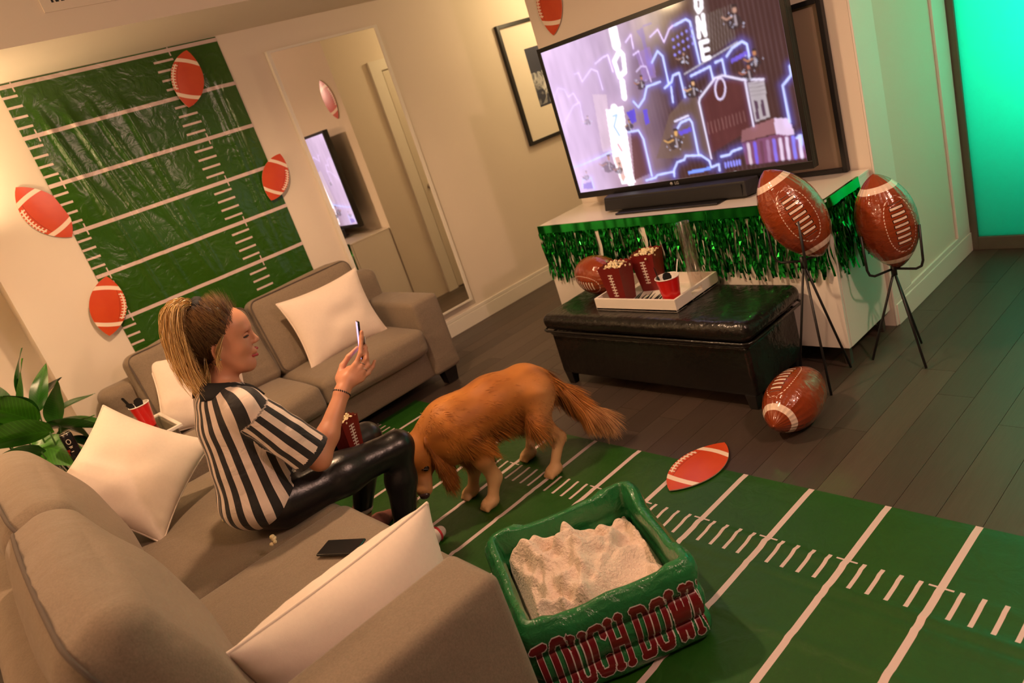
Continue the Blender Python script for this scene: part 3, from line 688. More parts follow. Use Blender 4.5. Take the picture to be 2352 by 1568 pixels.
stroke([(0.872, 0.397), (0.873, 0.32), (0.858, 0.299), (0.821, 0.318), (0.796, 0.352)], 0.0062, (.75, .85, 1.5), (.10, .14, .75), 0.028)
stroke([(0.523, 0.391), (0.462, 0.399), (0.439, 0.463), (0.404, 0.507), (0.388, 0.465)], 0.0062, (.75, .85, 1.5), (.10, .14, .75), 0.028)
stroke([(0.977, 0.865), (0.993, 0.855), (0.99, 0.904)], 0.0062, (.75, .85, 1.5), (.10, .14, .75), 0.028)
stroke([(-0.001, 0.809), (0.053, 0.802), (0.173, 0.767), (0.232, 0.746)], 0.0062, (.75, .85, 1.5), (.10, .14, .75), 0.028)
stroke([(0.563, 0.436), (0.556, 0.526)], 0.0062, (.75, .85, 1.5), (.10, .14, .75), 0.028)
stroke([(0.658, 0.902), (0.659, 0.562), (0.665, 0.541), (0.739, 0.45), (0.768, 0.447), (0.836, 0.497), (0.905, 0.52)], 0.006, (.95,.85,1.1), (.15,.1,.25), 0.02)
stroke([(0.842, 0.51), (0.84, 0.757)], 0.006, (.95,.85,1.1), (.15,.1,.25), 0.02)
stroke([(0.605, 0.624), (0.545, 0.641)], 0.006, (.9,.82,1.1))
stroke([(0.627, 0.385), (0.843, 0.296)], 0.004, (.55, .50, .58))
stroke([(0.486, 0.377), (0.48, 0.282), (0.459, 0.273), (0.434, 0.295)], 0.004, (.9,.7,1.1))
stroke([(0.757, 0.457), (0.764, 0.465), (0.768, 0.484), (0.769, 0.509), (0.765, 0.535), (0.758, 0.557), (0.749, 0.571), (0.74, 0.574), (0.733, 0.566), (0.729, 0.547), (0.729, 0.522), (0.733, 0.495), (0.74, 0.473), (0.748, 0.459), (0.757, 0.457)], 0.0055, (.9,.75,1.05))
poly([(0.552, 0.959), (0.645, 0.951), (0.645, 0.971), (0.552, 0.979)], (.25,.4,1.3), 1)
poly([(0.807, 0.374), (0.869, 0.352), (0.87, 0.376), (0.808, 0.395)], (.20,.13,.75), 1)
poly([(0.551, 0.706), (0.605, 0.694), (0.603, 0.721), (0.553, 0.731)], (.16, .10, .75), 1)
poly([(0.343, 0.52), (0.385, 0.509), (0.38, 0.59), (0.356, 0.6)], (.16, .10, .75), 1)
poly([(0.421, 0.529), (0.439, 0.527), (0.438, 0.616), (0.415, 0.626)], (.16, .10, .75), 1)
poly([(0.03, 0.94), (0.076, 0.93), (0.076, 0.982), (0.022, 0.977)], (.16, .10, .75), 1)
stroke([(0.708, 0.942), (0.707, 0.969)], 0.006, (.35,.35,1.2))
stroke([(0.72, 0.941), (0.718, 0.967)], 0.006, (.35,.35,1.2))
stroke([(0.731, 0.941), (0.73, 0.966)], 0.006, (.35,.35,1.2))
stroke([(0.742, 0.94), (0.741, 0.965)], 0.006, (.35,.35,1.2))
stroke([(0.753, 0.94), (0.752, 0.963)], 0.006, (.35,.35,1.2))
stroke([(0.764, 0.939), (0.763, 0.962)], 0.006, (.35,.35,1.2))
stroke([(0.613, 0.181), (0.614, 0.181)], 0.008, (.35,.30,.95))
stroke([(0.61, 0.223), (0.611, 0.223)], 0.008, (.35,.30,.95))
stroke([(0.607, 0.266), (0.608, 0.266)], 0.008, (.35,.30,.95))
stroke([(0.633, 0.173), (0.633, 0.174)], 0.008, (.35,.30,.95))
stroke([(0.63, 0.216), (0.63, 0.216)], 0.008, (.35,.30,.95))
stroke([(0.627, 0.258), (0.628, 0.258)], 0.008, (.35,.30,.95))
stroke([(0.652, 0.166), (0.652, 0.167)], 0.008, (.35,.30,.95))
stroke([(0.649, 0.208), (0.65, 0.208)], 0.008, (.35,.30,.95))
stroke([(0.647, 0.25), (0.647, 0.251)], 0.008, (.35,.30,.95))
stroke([(0.671, 0.159), (0.671, 0.16)], 0.008, (.35,.30,.95))
stroke([(0.668, 0.201), (0.669, 0.201)], 0.008, (.35,.30,.95))
stroke([(0.666, 0.243), (0.666, 0.243)], 0.008, (.35,.30,.95))
stroke([(0.689, 0.152), (0.69, 0.153)], 0.008, (.35,.30,.95))
stroke([(0.687, 0.194), (0.688, 0.194)], 0.008, (.35,.30,.95))
stroke([(0.685, 0.235), (0.685, 0.235)], 0.008, (.35,.30,.95))
stroke([(0.728, 0.018), (0.724, 0.057), (0.73, 0.083), (0.744, 0.067), (0.748, 0.028), (0.741, 0.008), (0.728, 0.018)], 0.011, (1.5, 1.4, 1.5), (.3,.25,.25), 0.03)
stroke([(0.713, 0.211), (0.721, 0.11), (0.737, 0.211), (0.743, 0.107)], 0.012, (1.5, 1.4, 1.5), (.3,.25,.25), 0.03)
stroke([(0.74, 0.244), (0.713, 0.243), (0.711, 0.335), (0.734, 0.333)], 0.012, (1.5, 1.4, 1.5))
stroke([(0.713, 0.289), (0.736, 0.288)], 0.012, (1.5, 1.4, 1.5))
poly([(0.552, 0.781), (0.544, 0.808), (0.527, 0.804), (0.508, 0.815), (0.499, 0.778), (0.487, 0.748), (0.512, 0.733), (0.538, 0.745), (0.559, 0.749)], (.05,.03,.035), 0.8)
stroke([(0.538, 0.703), (0.537, 0.719)], 0.011, (.85,.45,.15))
stroke([(0.533, 0.691), (0.545, 0.693)], 0.0077, (.05,.03,.03))
stroke([(0.521, 0.75), (0.497, 0.761), (0.481, 0.744)], 0.0044, (.85,.45,.15))
stroke([(0.533, 0.749), (0.531, 0.797)], 0.0066, (.45,.36,.40))
stroke([(0.526, 0.794), (0.527, 0.794)], 0.00367853, (.7,.68,.9))
stroke([(0.486, 0.785), (0.487, 0.786)], 0.00347775, (.7,.68,.9))
stroke([(0.518, 0.725), (0.518, 0.725)], 0.00416382, (.7,.68,.9))
stroke([(0.522, 0.791), (0.523, 0.791)], 0.00419703, (.7,.68,.9))
stroke([(0.54, 0.815), (0.541, 0.815)], 0.00298741, (.7,.68,.9))
stroke([(0.554, 0.774), (0.555, 0.774)], 0.00433897, (.7,.68,.9))
stroke([(0.566, 0.745), (0.566, 0.745)], 0.00233992, (.7,.68,.9))
stroke([(0.496, 0.808), (0.497, 0.808)], 0.0030904, (.7,.68,.9))
stroke([(0.542, 0.757), (0.542, 0.757)], 0.00326811, (.7,.68,.9))
poly([(0.666, 0.502), (0.66, 0.522), (0.644, 0.53), (0.622, 0.521), (0.611, 0.494), (0.629, 0.474), (0.633, 0.454), (0.654, 0.461), (0.662, 0.476)], (.05,.03,.035), 0.8)
stroke([(0.652, 0.441), (0.652, 0.453)], 0.009, (.9,.5,.25))
stroke([(0.649, 0.432), (0.658, 0.434)], 0.0063, (.05,.03,.03))
stroke([(0.64, 0.476), (0.622, 0.483), (0.61, 0.468)], 0.0036, (.9,.5,.25))
stroke([(0.649, 0.476), (0.648, 0.512)], 0.0054, (.45,.36,.40))
stroke([(0.652, 0.48), (0.653, 0.48)], 0.00215865, (.7,.68,.9))
stroke([(0.663, 0.534), (0.663, 0.534)], 0.0022213, (.7,.68,.9))
stroke([(0.665, 0.494), (0.666, 0.494)], 0.00237691, (.7,.68,.9))
stroke([(0.629, 0.506), (0.63, 0.506)], 0.00418192, (.7,.68,.9))
stroke([(0.614, 0.49), (0.615, 0.49)], 0.00211235, (.7,.68,.9))
stroke([(0.661, 0.486), (0.661, 0.487)], 0.00420226, (.7,.68,.9))
stroke([(0.676, 0.504), (0.676, 0.504)], 0.00449627, (.7,.68,.9))
stroke([(0.637, 0.46), (0.638, 0.46)], 0.00349941, (.7,.68,.9))
stroke([(0.618, 0.461), (0.619, 0.462)], 0.00301984, (.7,.68,.9))
poly([(0.91, 0.43), (0.894, 0.449), (0.883, 0.461), (0.867, 0.438), (0.862, 0.421), (0.862, 0.398), (0.877, 0.385), (0.894, 0.391), (0.905, 0.404)], (.05,.03,.035), 0.8)
stroke([(0.892, 0.366), (0.891, 0.378)], 0.01, (.6,.25,.12))
stroke([(0.889, 0.357), (0.897, 0.359)], 0.007, (.05,.03,.03))
stroke([(0.881, 0.401), (0.864, 0.408), (0.853, 0.393)], 0.004, (.6,.25,.12))
stroke([(0.889, 0.401), (0.889, 0.438)], 0.006, (.45,.36,.40))
stroke([(0.872, 0.398), (0.872, 0.398)], 0.00444449, (.7,.68,.9))
stroke([(0.887, 0.422), (0.887, 0.422)], 0.00202864, (.7,.68,.9))
stroke([(0.88, 0.422), (0.881, 0.422)], 0.00205013, (.7,.68,.9))
stroke([(0.892, 0.43), (0.893, 0.43)], 0.0021502, (.7,.68,.9))
stroke([(0.894, 0.419), (0.895, 0.419)], 0.0036982, (.7,.68,.9))
stroke([(0.875, 0.429), (0.876, 0.429)], 0.00384509, (.7,.68,.9))
stroke([(0.861, 0.376), (0.861, 0.376)], 0.00369005, (.7,.68,.9))
stroke([(0.916, 0.413), (0.917, 0.413)], 0.00314078, (.7,.68,.9))
stroke([(0.893, 0.408), (0.894, 0.409)], 0.00290989, (.7,.68,.9))
poly([(0.875, 0.486), (0.872, 0.502), (0.856, 0.514), (0.847, 0.502), (0.832, 0.478), (0.843, 0.461), (0.851, 0.456), (0.865, 0.449), (0.871, 0.468)], (.05,.03,.035), 0.8)
stroke([(0.863, 0.43), (0.863, 0.441)], 0.009, (.5,.18,.12))
stroke([(0.861, 0.421), (0.868, 0.423)], 0.0063, (.05,.03,.03))
stroke([(0.853, 0.462), (0.838, 0.469), (0.827, 0.455)], 0.0036, (.5,.18,.12))
stroke([(0.861, 0.462), (0.861, 0.496)], 0.0054, (.45,.36,.40))
stroke([(0.846, 0.495), (0.847, 0.495)], 0.00309608, (.7,.68,.9))
stroke([(0.881, 0.465), (0.881, 0.465)], 0.00284178, (.7,.68,.9))
stroke([(0.864, 0.505), (0.864, 0.505)], 0.00312776, (.7,.68,.9))
stroke([(0.846, 0.448), (0.846, 0.448)], 0.00332407, (.7,.68,.9))
stroke([(0.838, 0.491), (0.839, 0.491)], 0.00409619, (.7,.68,.9))
stroke([(0.842, 0.457), (0.843, 0.457)], 0.00401807, (.7,.68,.9))
stroke([(0.864, 0.5), (0.864, 0.5)], 0.00286321, (.7,.68,.9))
stroke([(0.839, 0.457), (0.839, 0.457)], 0.00398465, (.7,.68,.9))
stroke([(0.847, 0.463), (0.847, 0.463)], 0.00304226, (.7,.68,.9))
poly([(0.873, 0.196), (0.872, 0.214), (0.843, 0.231), (0.823, 0.216), (0.819, 0.187), (0.813, 0.157), (0.836, 0.137), (0.857, 0.151), (0.868, 0.172)], (.05,.03,.035), 0.8)
stroke([(0.855, 0.122), (0.854, 0.136)], 0.012, (.6,.33,.25))
stroke([(0.851, 0.11), (0.861, 0.114)], 0.0084, (.05,.03,.03))
stroke([(0.842, 0.161), (0.821, 0.167), (0.808, 0.149)], 0.0048, (.6,.33,.25))
stroke([(0.852, 0.162), (0.851, 0.206)], 0.0072, (.45,.36,.40))
stroke([(0.833, 0.138), (0.833, 0.139)], 0.00347169, (.7,.68,.9))
stroke([(0.829, 0.199), (0.829, 0.199)], 0.00211269, (.7,.68,.9))
stroke([(0.876, 0.211), (0.876, 0.212)], 0.00430964, (.7,.68,.9))
stroke([(0.873, 0.227), (0.873, 0.227)], 0.00344238, (.7,.68,.9))
stroke([(0.809, 0.184), (0.81, 0.185)], 0.00242955, (.7,.68,.9))
stroke([(0.832, 0.188), (0.832, 0.188)], 0.00331241, (.7,.68,.9))
stroke([(0.837, 0.214), (0.837, 0.214)], 0.00353041, (.7,.68,.9))
stroke([(0.839, 0.157), (0.84, 0.157)], 0.00415416, (.7,.68,.9))
stroke([(0.843, 0.204), (0.844, 0.204)], 0.0028796, (.7,.68,.9))
poly([(0.456, 0.383), (0.457, 0.397), (0.438, 0.41), (0.422, 0.399), (0.425, 0.382), (0.416, 0.362), (0.434, 0.356), (0.448, 0.356), (0.459, 0.365)], (.05,.03,.035), 0.8)
stroke([(0.448, 0.335), (0.448, 0.344)], 0.007, (.55,.24,.12))
stroke([(0.445, 0.327), (0.453, 0.329)], 0.0049, (.05,.03,.03))
stroke([(0.436, 0.362), (0.421, 0.368), (0.411, 0.355)], 0.0028, (.55,.24,.12))
stroke([(0.444, 0.363), (0.443, 0.392)], 0.0042, (.45,.36,.40))
stroke([(0.417, 0.342), (0.418, 0.342)], 0.00231716, (.7,.68,.9))
stroke([(0.424, 0.345), (0.425, 0.345)], 0.00443673, (.7,.68,.9))
stroke([(0.465, 0.361), (0.465, 0.362)], 0.0032553, (.7,.68,.9))
stroke([(0.432, 0.363), (0.433, 0.363)], 0.00287822, (.7,.68,.9))
stroke([(0.448, 0.384), (0.449, 0.384)], 0.00290209, (.7,.68,.9))
stroke([(0.425, 0.361), (0.426, 0.361)], 0.00230939, (.7,.68,.9))
stroke([(0.442, 0.389), (0.442, 0.39)], 0.0029506, (.7,.68,.9))
stroke([(0.421, 0.35), (0.421, 0.35)], 0.00293319, (.7,.68,.9))
stroke([(0.444, 0.394), (0.444, 0.394)], 0.00295066, (.7,.68,.9))
poly([(0.361, 0.622), (0.349, 0.633), (0.336, 0.642), (0.324, 0.635), (0.319, 0.616), (0.321, 0.6), (0.335, 0.594), (0.347, 0.588), (0.36, 0.608)], (.05,.03,.035), 0.8)
stroke([(0.345, 0.575), (0.345, 0.585)], 0.006, (.6,.3,.12))
stroke([(0.343, 0.569), (0.35, 0.57)], 0.0042, (.05,.03,.03))
stroke([(0.335, 0.601), (0.32, 0.607), (0.311, 0.597)], 0.0024, (.6,.3,.12))
stroke([(0.342, 0.601), (0.34, 0.628)], 0.0036, (.45,.36,.40))
stroke([(0.357, 0.635), (0.357, 0.635)], 0.00265545, (.7,.68,.9))
stroke([(0.341, 0.595), (0.341, 0.595)], 0.00403305, (.7,.68,.9))
stroke([(0.344, 0.636), (0.344, 0.636)], 0.00398117, (.7,.68,.9))
stroke([(0.345, 0.628), (0.346, 0.629)], 0.00340961, (.7,.68,.9))
stroke([(0.317, 0.612), (0.318, 0.613)], 0.00201225, (.7,.68,.9))
stroke([(0.318, 0.622), (0.318, 0.623)], 0.00211078, (.7,.68,.9))
stroke([(0.322, 0.588), (0.322, 0.588)], 0.00420117, (.7,.68,.9))
stroke([(0.327, 0.585), (0.328, 0.585)], 0.00410384, (.7,.68,.9))
stroke([(0.316, 0.626), (0.317, 0.626)], 0.00368384, (.7,.68,.9))
poly([(0.228, 0.854), (0.208, 0.88), (0.183, 0.889), (0.164, 0.878), (0.163, 0.855), (0.15, 0.826), (0.181, 0.808), (0.202, 0.816), (0.211, 0.83)], (.05,.03,.035), 0.8)
stroke([(0.201, 0.781), (0.2, 0.795)], 0.009, (.5,.22,.12))
stroke([(0.197, 0.77), (0.209, 0.771)], 0.0063, (.05,.03,.03))
stroke([(0.183, 0.823), (0.16, 0.834), (0.144, 0.818)], 0.0036, (.5,.22,.12))
stroke([(0.196, 0.822), (0.192, 0.866)], 0.0054, (.45,.36,.40))
stroke([(0.196, 0.866), (0.196, 0.866)], 0.00298432, (.7,.68,.9))
stroke([(0.181, 0.832), (0.181, 0.832)], 0.00287571, (.7,.68,.9))
stroke([(0.19, 0.808), (0.191, 0.808)], 0.00325077, (.7,.68,.9))
stroke([(0.231, 0.845), (0.232, 0.845)], 0.00386852, (.7,.68,.9))
stroke([(0.158, 0.852), (0.159, 0.853)], 0.00389029, (.7,.68,.9))
stroke([(0.205, 0.848), (0.205, 0.848)], 0.0032093, (.7,.68,.9))
stroke([(0.196, 0.879), (0.196, 0.879)], 0.00237332, (.7,.68,.9))
stroke([(0.151, 0.856), (0.152, 0.856)], 0.00429154, (.7,.68,.9))
stroke([(0.193, 0.839), (0.193, 0.839)], 0.00379728, (.7,.68,.9))
poly([(0.649, 0.314), (0.643, 0.329), (0.634, 0.328), (0.619, 0.33), (0.618, 0.311), (0.619, 0.291), (0.627, 0.287), (0.639, 0.294), (0.651, 0.301)], (.05,.03,.035), 0.8)
stroke([(0.641, 0.268), (0.641, 0.278)], 0.007, (.45,.25,.2))
stroke([(0.638, 0.261), (0.645, 0.263)], 0.0049, (.05,.03,.03))
stroke([(0.631, 0.294), (0.617, 0.299), (0.608, 0.287)], 0.0028, (.45,.25,.2))
stroke([(0.638, 0.295), (0.637, 0.322)], 0.0042, (.45,.36,.40))
stroke([(0.62, 0.294), (0.62, 0.294)], 0.00280511, (.7,.68,.9))
stroke([(0.652, 0.295), (0.652, 0.295)], 0.00447804, (.7,.68,.9))
stroke([(0.633, 0.312), (0.634, 0.312)], 0.00317013, (.7,.68,.9))
stroke([(0.649, 0.33), (0.65, 0.331)], 0.0033928, (.7,.68,.9))
stroke([(0.632, 0.318), (0.633, 0.318)], 0.00414162, (.7,.68,.9))
stroke([(0.628, 0.317), (0.629, 0.317)], 0.00440065, (.7,.68,.9))
stroke([(0.636, 0.293), (0.636, 0.293)], 0.00258695, (.7,.68,.9))
stroke([(0.645, 0.321), (0.645, 0.321)], 0.00439679, (.7,.68,.9))
stroke([(0.655, 0.302), (0.655, 0.302)], 0.00247406, (.7,.68,.9))
poly([(0.157, 0.528), (0.154, 0.544), (0.142, 0.541), (0.127, 0.535), (0.124, 0.526), (0.131, 0.515), (0.134, 0.505), (0.149, 0.504), (0.159, 0.52)], (.05,.03,.035), 0.8)
stroke([(0.149, 0.489), (0.15, 0.497)], 0.005, (.8,.5,.4))
stroke([(0.147, 0.483), (0.154, 0.485)], 0.0035, (.05,.03,.03))
stroke([(0.139, 0.512), (0.126, 0.517), (0.117, 0.507)], 0.002, (.8,.5,.4))
stroke([(0.146, 0.512), (0.144, 0.535)], 0.003, (.45,.36,.40))
stroke([(0.136, 0.518), (0.136, 0.518)], 0.00321475, (.7,.68,.9))
stroke([(0.128, 0.522), (0.129, 0.523)], 0.00438834, (.7,.68,.9))
stroke([(0.137, 0.523), (0.138, 0.523)], 0.00229794, (.7,.68,.9))
stroke([(0.131, 0.527), (0.131, 0.527)], 0.00228132, (.7,.68,.9))
stroke([(0.157, 0.546), (0.158, 0.546)], 0.00224226, (.7,.68,.9))
stroke([(0.165, 0.524), (0.166, 0.524)], 0.00393105, (.7,.68,.9))
stroke([(0.157, 0.518), (0.158, 0.518)], 0.00368972, (.7,.68,.9))
stroke([(0.147, 0.538), (0.148, 0.539)], 0.00266398, (.7,.68,.9))
stroke([(0.151, 0.547), (0.151, 0.547)], 0.00368206, (.7,.68,.9))
poly([(0.074, 0.899), (0.066, 0.91), (0.053, 0.919), (0.041, 0.907), (0.033, 0.898), (0.043, 0.882), (0.047, 0.878), (0.063, 0.879), (0.071, 0.882)], (.05,.03,.035), 0.8)
stroke([(0.063, 0.857), (0.063, 0.866)], 0.005, (.55,.24,.12))
stroke([(0.06, 0.851), (0.067, 0.852)], 0.0035, (.05,.03,.03))
stroke([(0.052, 0.882), (0.037, 0.889), (0.028, 0.88)], 0.002, (.55,.24,.12))
stroke([(0.059, 0.881), (0.057, 0.907)], 0.003, (.45,.36,.40))
stroke([(0.06, 0.897), (0.061, 0.897)], 0.00361872, (.7,.68,.9))
stroke([(0.055, 0.884), (0.056, 0.884)], 0.00244095, (.7,.68,.9))
stroke([(0.031, 0.899), (0.032, 0.9)], 0.0038862, (.7,.68,.9))
stroke([(0.055, 0.905), (0.056, 0.906)], 0.00289806, (.7,.68,.9))
stroke([(0.045, 0.886), (0.046, 0.886)], 0.00418135, (.7,.68,.9))
stroke([(0.032, 0.889), (0.033, 0.889)], 0.00261799, (.7,.68,.9))
stroke([(0.071, 0.89), (0.071, 0.89)], 0.00283216, (.7,.68,.9))
stroke([(0.05, 0.895), (0.051, 0.895)], 0.00392928, (.7,.68,.9))
stroke([(0.045, 0.909), (0.045, 0.909)], 0.00228033, (.7,.68,.9))
poly([(0.255, 0.889), (0.245, 0.907), (0.238, 0.905), (0.225, 0.904), (0.212, 0.89), (0.216, 0.871), (0.234, 0.863), (0.245, 0.861), (0.257, 0.876)], (.05,.03,.035), 0.8)
stroke([(0.246, 0.842), (0.246, 0.852)], 0.006, (.55,.24,.12))
stroke([(0.243, 0.835), (0.251, 0.836)], 0.0042, (.05,.03,.03))
stroke([(0.234, 0.871), (0.219, 0.878), (0.209, 0.868)], 0.0024, (.55,.24,.12))
stroke([(0.242, 0.87), (0.24, 0.899)], 0.0036, (.45,.36,.40))
stroke([(0.222, 0.896), (0.222, 0.897)], 0.00207522, (.7,.68,.9))
stroke([(0.251, 0.909), (0.252, 0.909)], 0.00437331, (.7,.68,.9))
stroke([(0.231, 0.886), (0.232, 0.886)], 0.00345764, (.7,.68,.9))
stroke([(0.241, 0.912), (0.241, 0.912)], 0.00371658, (.7,.68,.9))
stroke([(0.224, 0.901), (0.224, 0.901)], 0.00321018, (.7,.68,.9))
stroke([(0.242, 0.898), (0.242, 0.898)], 0.00200593, (.7,.68,.9))
stroke([(0.252, 0.896), (0.252, 0.896)], 0.00322968, (.7,.68,.9))
stroke([(0.24, 0.882), (0.241, 0.882)], 0.00248359, (.7,.68,.9))
stroke([(0.245, 0.859), (0.246, 0.86)], 0.00325112, (.7,.68,.9))
bl_ = IM.copy()
for sh_, ax_ in ((1, 0), (-1, 0), (1, 1), (-1, 1)): bl_ += np.roll(IM, sh_, ax_)
IM = bl_/5; wash = np.clip(.80-uu*2.2-vv*.25, 0, .42)[..., None]; IM = IM*(1-wash)+wash*np.array([.95, .70, 1.0]); IM = np.clip(IM, 0, 1.6)*(.92+.16*(vnoise(np.stack([uu*60, vv*9, uu*0], -1), 8)*.5+.5))[..., None]
sc = obj('screen', grid(W_, H_, lambda a, b: (TX-.001, TY1-bz-a*(TY1-TY0-2*bz), TZ1-bz-b*(TZ1-TZ0-bz-bb))), None, tv)
color_attr(sc, np.asarray(IM).reshape(-1, 3)); sc['label'] = 'lit screen with neon skyline and the vertical word ONE'
SCR = bpy.data.materials.new('screen_picture'); SCR.use_nodes = True; t = NT(SCR); b = t.n['Principled BSDF']; b.inputs['Base Color'].default_value = (.004, .004, .005, 1); b.inputs['Roughness'].default_value = .09; b.inputs['Specular IOR Level'].default_value = .3
t.l.new(t.attr('Col').outputs['Color'], b.inputs['Emission Color']); b.inputs['Emission Strength'].default_value = 1.0; sc.data.materials.append(SCR)
# soundbar
sb = thing('soundbar', 'long black soundbar in front of the television', 'speaker', (3.09, 2.49, CZ1))
sy0, sy1, sx0, sx1, sz0, sz1 = 2.0, 2.985, 3.045, 3.135, CZ1+.0125, .882
V = [(sx0, sy0+.03, sz0), (sx1, sy0, sz0), (sx1, sy1, sz0), (sx0, sy1-.03, sz0), (sx0+.012, sy0+.035, sz1), (sx1, sy0+.005, sz1), (sx1, sy1-.005, sz1), (sx0+.012, sy1-.035, sz1)]
bevel(obj('soundbar_body', (V, box((0,0,0),(1,1,1))[1]), BLACKMT, sb, smooth=False), .006, 3)
obj('grille', box((sx0-.001, sy0+.05, sz0+.008), (sx0+.004, sy1-.05, sz1-.012)), BLACKMT, sb, smooth=False)

# ------------------------------------------------------------------ ottoman
ot = thing('storage_ottoman', 'black leather storage ottoman bench in front of the cabinet', 'ottoman', (2.65, 2.39, 0))
weld(obj('ottoman_body', rbox((2.435, 1.775, .065), (2.855, 3.015, .318), .022, (.006, .004, 0), 9), LEATHER, ot))
weld(obj('ottoman_lid', rbox((2.415, 1.745, .338), (2.880, 3.045, .430), .040, (.006, .004, .006), 14, .0035, 5, 22), LEATHER, ot))
obj('lid_piping', tube([(2.412, 1.78, .341), (2.424, 1.752, .341), (2.45, 1.742, .341), (2.86, 1.742, .341), (2.883, 1.77, .341), (2.883, 3.02, .341), (2.86, 3.048, .341), (2.45, 3.048, .341), (2.424, 3.038, .341), (2.412, 3.01, .341)], .007, 8, True), LEATHER, ot)
obj('body_piping', tube([(2.432, 1.80, .316), (2.440, 1.778, .316), (2.46, 1.772, .316), (2.84, 1.772, .316), (2.858, 1.79, .316), (2.858, 3.0, .316), (2.84, 3.018, .316), (2.46, 3.018, .316), (2.440, 3.012, .316), (2.432, 2.99, .316)], .006, 8, True), LEATHER, ot)
for x in (2.465, 2.825):
    for y in (1.815, 2.975):
        bevel(obj('leg', ([(x-.02, y-.02, 0), (x+.02, y-.02, 0), (x+.02, y+.02, 0), (x-.02, y+.02, 0), (x-.028, y-.028, .075), (x+.028, y-.028, .075), (x+.028, y+.028, .075), (x-.028, y+.028, .075)], box((0,0,0),(1,1,1))[1]), FOOT, ot, smooth=False), .003)

# ------------------------------------------------------------------ snack tray and what stands in it
OZ = .4345
ty = thing('serving_tray', 'white wooden serving tray with cut-out handles on the black ottoman', 'tray', (2.70, 2.42, OZ))
a0, a1, b0, b1, th, hh = 2.515, 2.868, 2.165, 2.685, .012, .062
obj('tray_floor', box((a0, b0, OZ), (a1, b1, OZ+.010)), WHITEPL, ty, smooth=False)
bevel(obj('tray_side', box((a0, b0, OZ+.0), (a0+th, b1, OZ+hh)), WHITEPL, ty, smooth=False), .0015)
bevel(obj('tray_side', box((a1-th, b0, OZ), (a1, b1, OZ+hh)), WHITEPL, ty, smooth=False), .0015)
for y in (b0, b1-th):
    cx = (a0+a1)/2
    bevel(obj('tray_end', join(box((a0+th, y, OZ), (cx-.045, y+th, OZ+hh)), box((cx+.045, y, OZ), (a1-th, y+th, OZ+hh)), box((cx-.045, y, OZ), (cx+.045, y+th, OZ+.024)), box((cx-.045, y, OZ+.046), (cx+.045, y+th, OZ+hh))), WHITEPL, ty, smooth=False), .001)
def popcorn_vf(seed, r=.009):
    rg = np.random.default_rng(seed); vf = []
    for k in range(5):
        c = rg.normal(0, r*.55, 3); rr = r*rg.uniform(.5, .85); ph = [(math.sin(a)*rr, math.cos(a)*rr) for a in np.linspace(.01, math.pi-.01, 5)]
        vf.append(lathe([(p[0], p[1]) for p in ph], c, 7))
    return join(*vf)
PK = [popcorn_vf(k) for k in range(6)]
def pop_heap(c, R, half, top, n, label):
    vf = []
    rg = np.random.default_rng(int(c[0]*1000+c[1]*77))
    for k in range(n):
        a, b = rg.uniform(-half, half, 2); zz = top+.022*(1-(a/half)**2)*(1-(b/half)**2)+rg.uniform(-.006, .006)
        p = np.array(c)+R@np.array([a, b, zz]); q = PK[k % 6]; th_ = rg.uniform(0, 6.28); ct, st = math.cos(th_), math.sin(th_)
        vf.append(([(v_[0]*ct-v_[1]*st+p[0], v_[0]*st+v_[1]*ct+p[1], v_[2]+p[2]) for v_ in q[0]], q[1]))
    return tag(obj('popcorn_heap', join(*vf), POPC), label, 'popcorn', kind='stuff')
def popcorn_box(c, R, label, plabel, h=.205, tb=.046, tt=.066, faces=(0, 2)):
    """tapered card box; R 3x3 rotation, laces printed on each face"""
    R = np.array(R); root = thing('popcorn_box', label, 'box', tuple(c), 'football popcorn boxes')
    V, F = [], []; n = 14
    for s in range(4):
        a = s*math.pi/2; ca, sa = math.cos(a), math.sin(a); base = len(V)
        for j in (0, 1):
            for i in range(n+1):
                u = -1+2*i/n; hw = tb if j == 0 else tt; zz = 0 if j == 0 else h-.010*abs(math.sin(u*math.pi*2))*.8+.004*(1-u*u)
                p = np.array([hw, hw*u, zz]); V.append(np.array(c)+R@np.array([p[0]*ca-p[1]*sa, p[0]*sa+p[1]*ca, p[2]]))
        F += [(base+i, base+i+1, base+n+1+i+1, base+n+1+i) for i in range(n)]
    k = len(V); V += [np.array(c)+R@np.array([sx*tb, sy*tb, .001]) for sx, sy in ((-1, -1), (1, -1), (1, 1), (-1, 1))]; F.append((k+3, k+2, k+1, k))
    V += [np.array(c)+R@np.array([sx*(tt-.004), sy*(tt-.004), h-.026]) for sx, sy in ((-1, -1), (1, -1), (1, 1), (-1, 1))]; F.append((k+4, k+5, k+6, k+7))
    obj('box_card', (V, F), MAROON, root, smooth=False)
    for s in faces:
        a = s*math.pi/2; ca, sa = math.cos(a), math.sin(a)
        def P(u, z_): 
            x = tb+(tt-tb)*z_/h+.0006; return np.array(c)+R@np.array([x*ca-u*sa, x*sa+u*ca, z_])
        V, F = [], []
        def q(u0, u1, z0, z1): 
            b = len(V); V.extend([P(u0, z0), P(u1, z0), P(u1, z1), P(u0, z1)]); F.append((b, b+1, b+2, b+3))
        q(-.003, .003, h*.20, h*.81)
        for m in range(8): q(-.0135, .0135, h*(.21+m*.081), h*(.243+m*.081))
        obj('lace_print', (V, F), LACEW, root, smooth=False)
    pop_heap(c, R, tt*.86, h-.022, 46, plabel); return root
def Rz(a): return np.array([[math.cos(a), -math.sin(a), 0], [math.sin(a), math.cos(a), 0], [0, 0, 1]])
popcorn_box((2.615, 2.575, OZ+.011), Rz(math.radians(8)), 'maroon football popcorn box at the front of the serving tray', 'popcorn filling the front box on the tray')
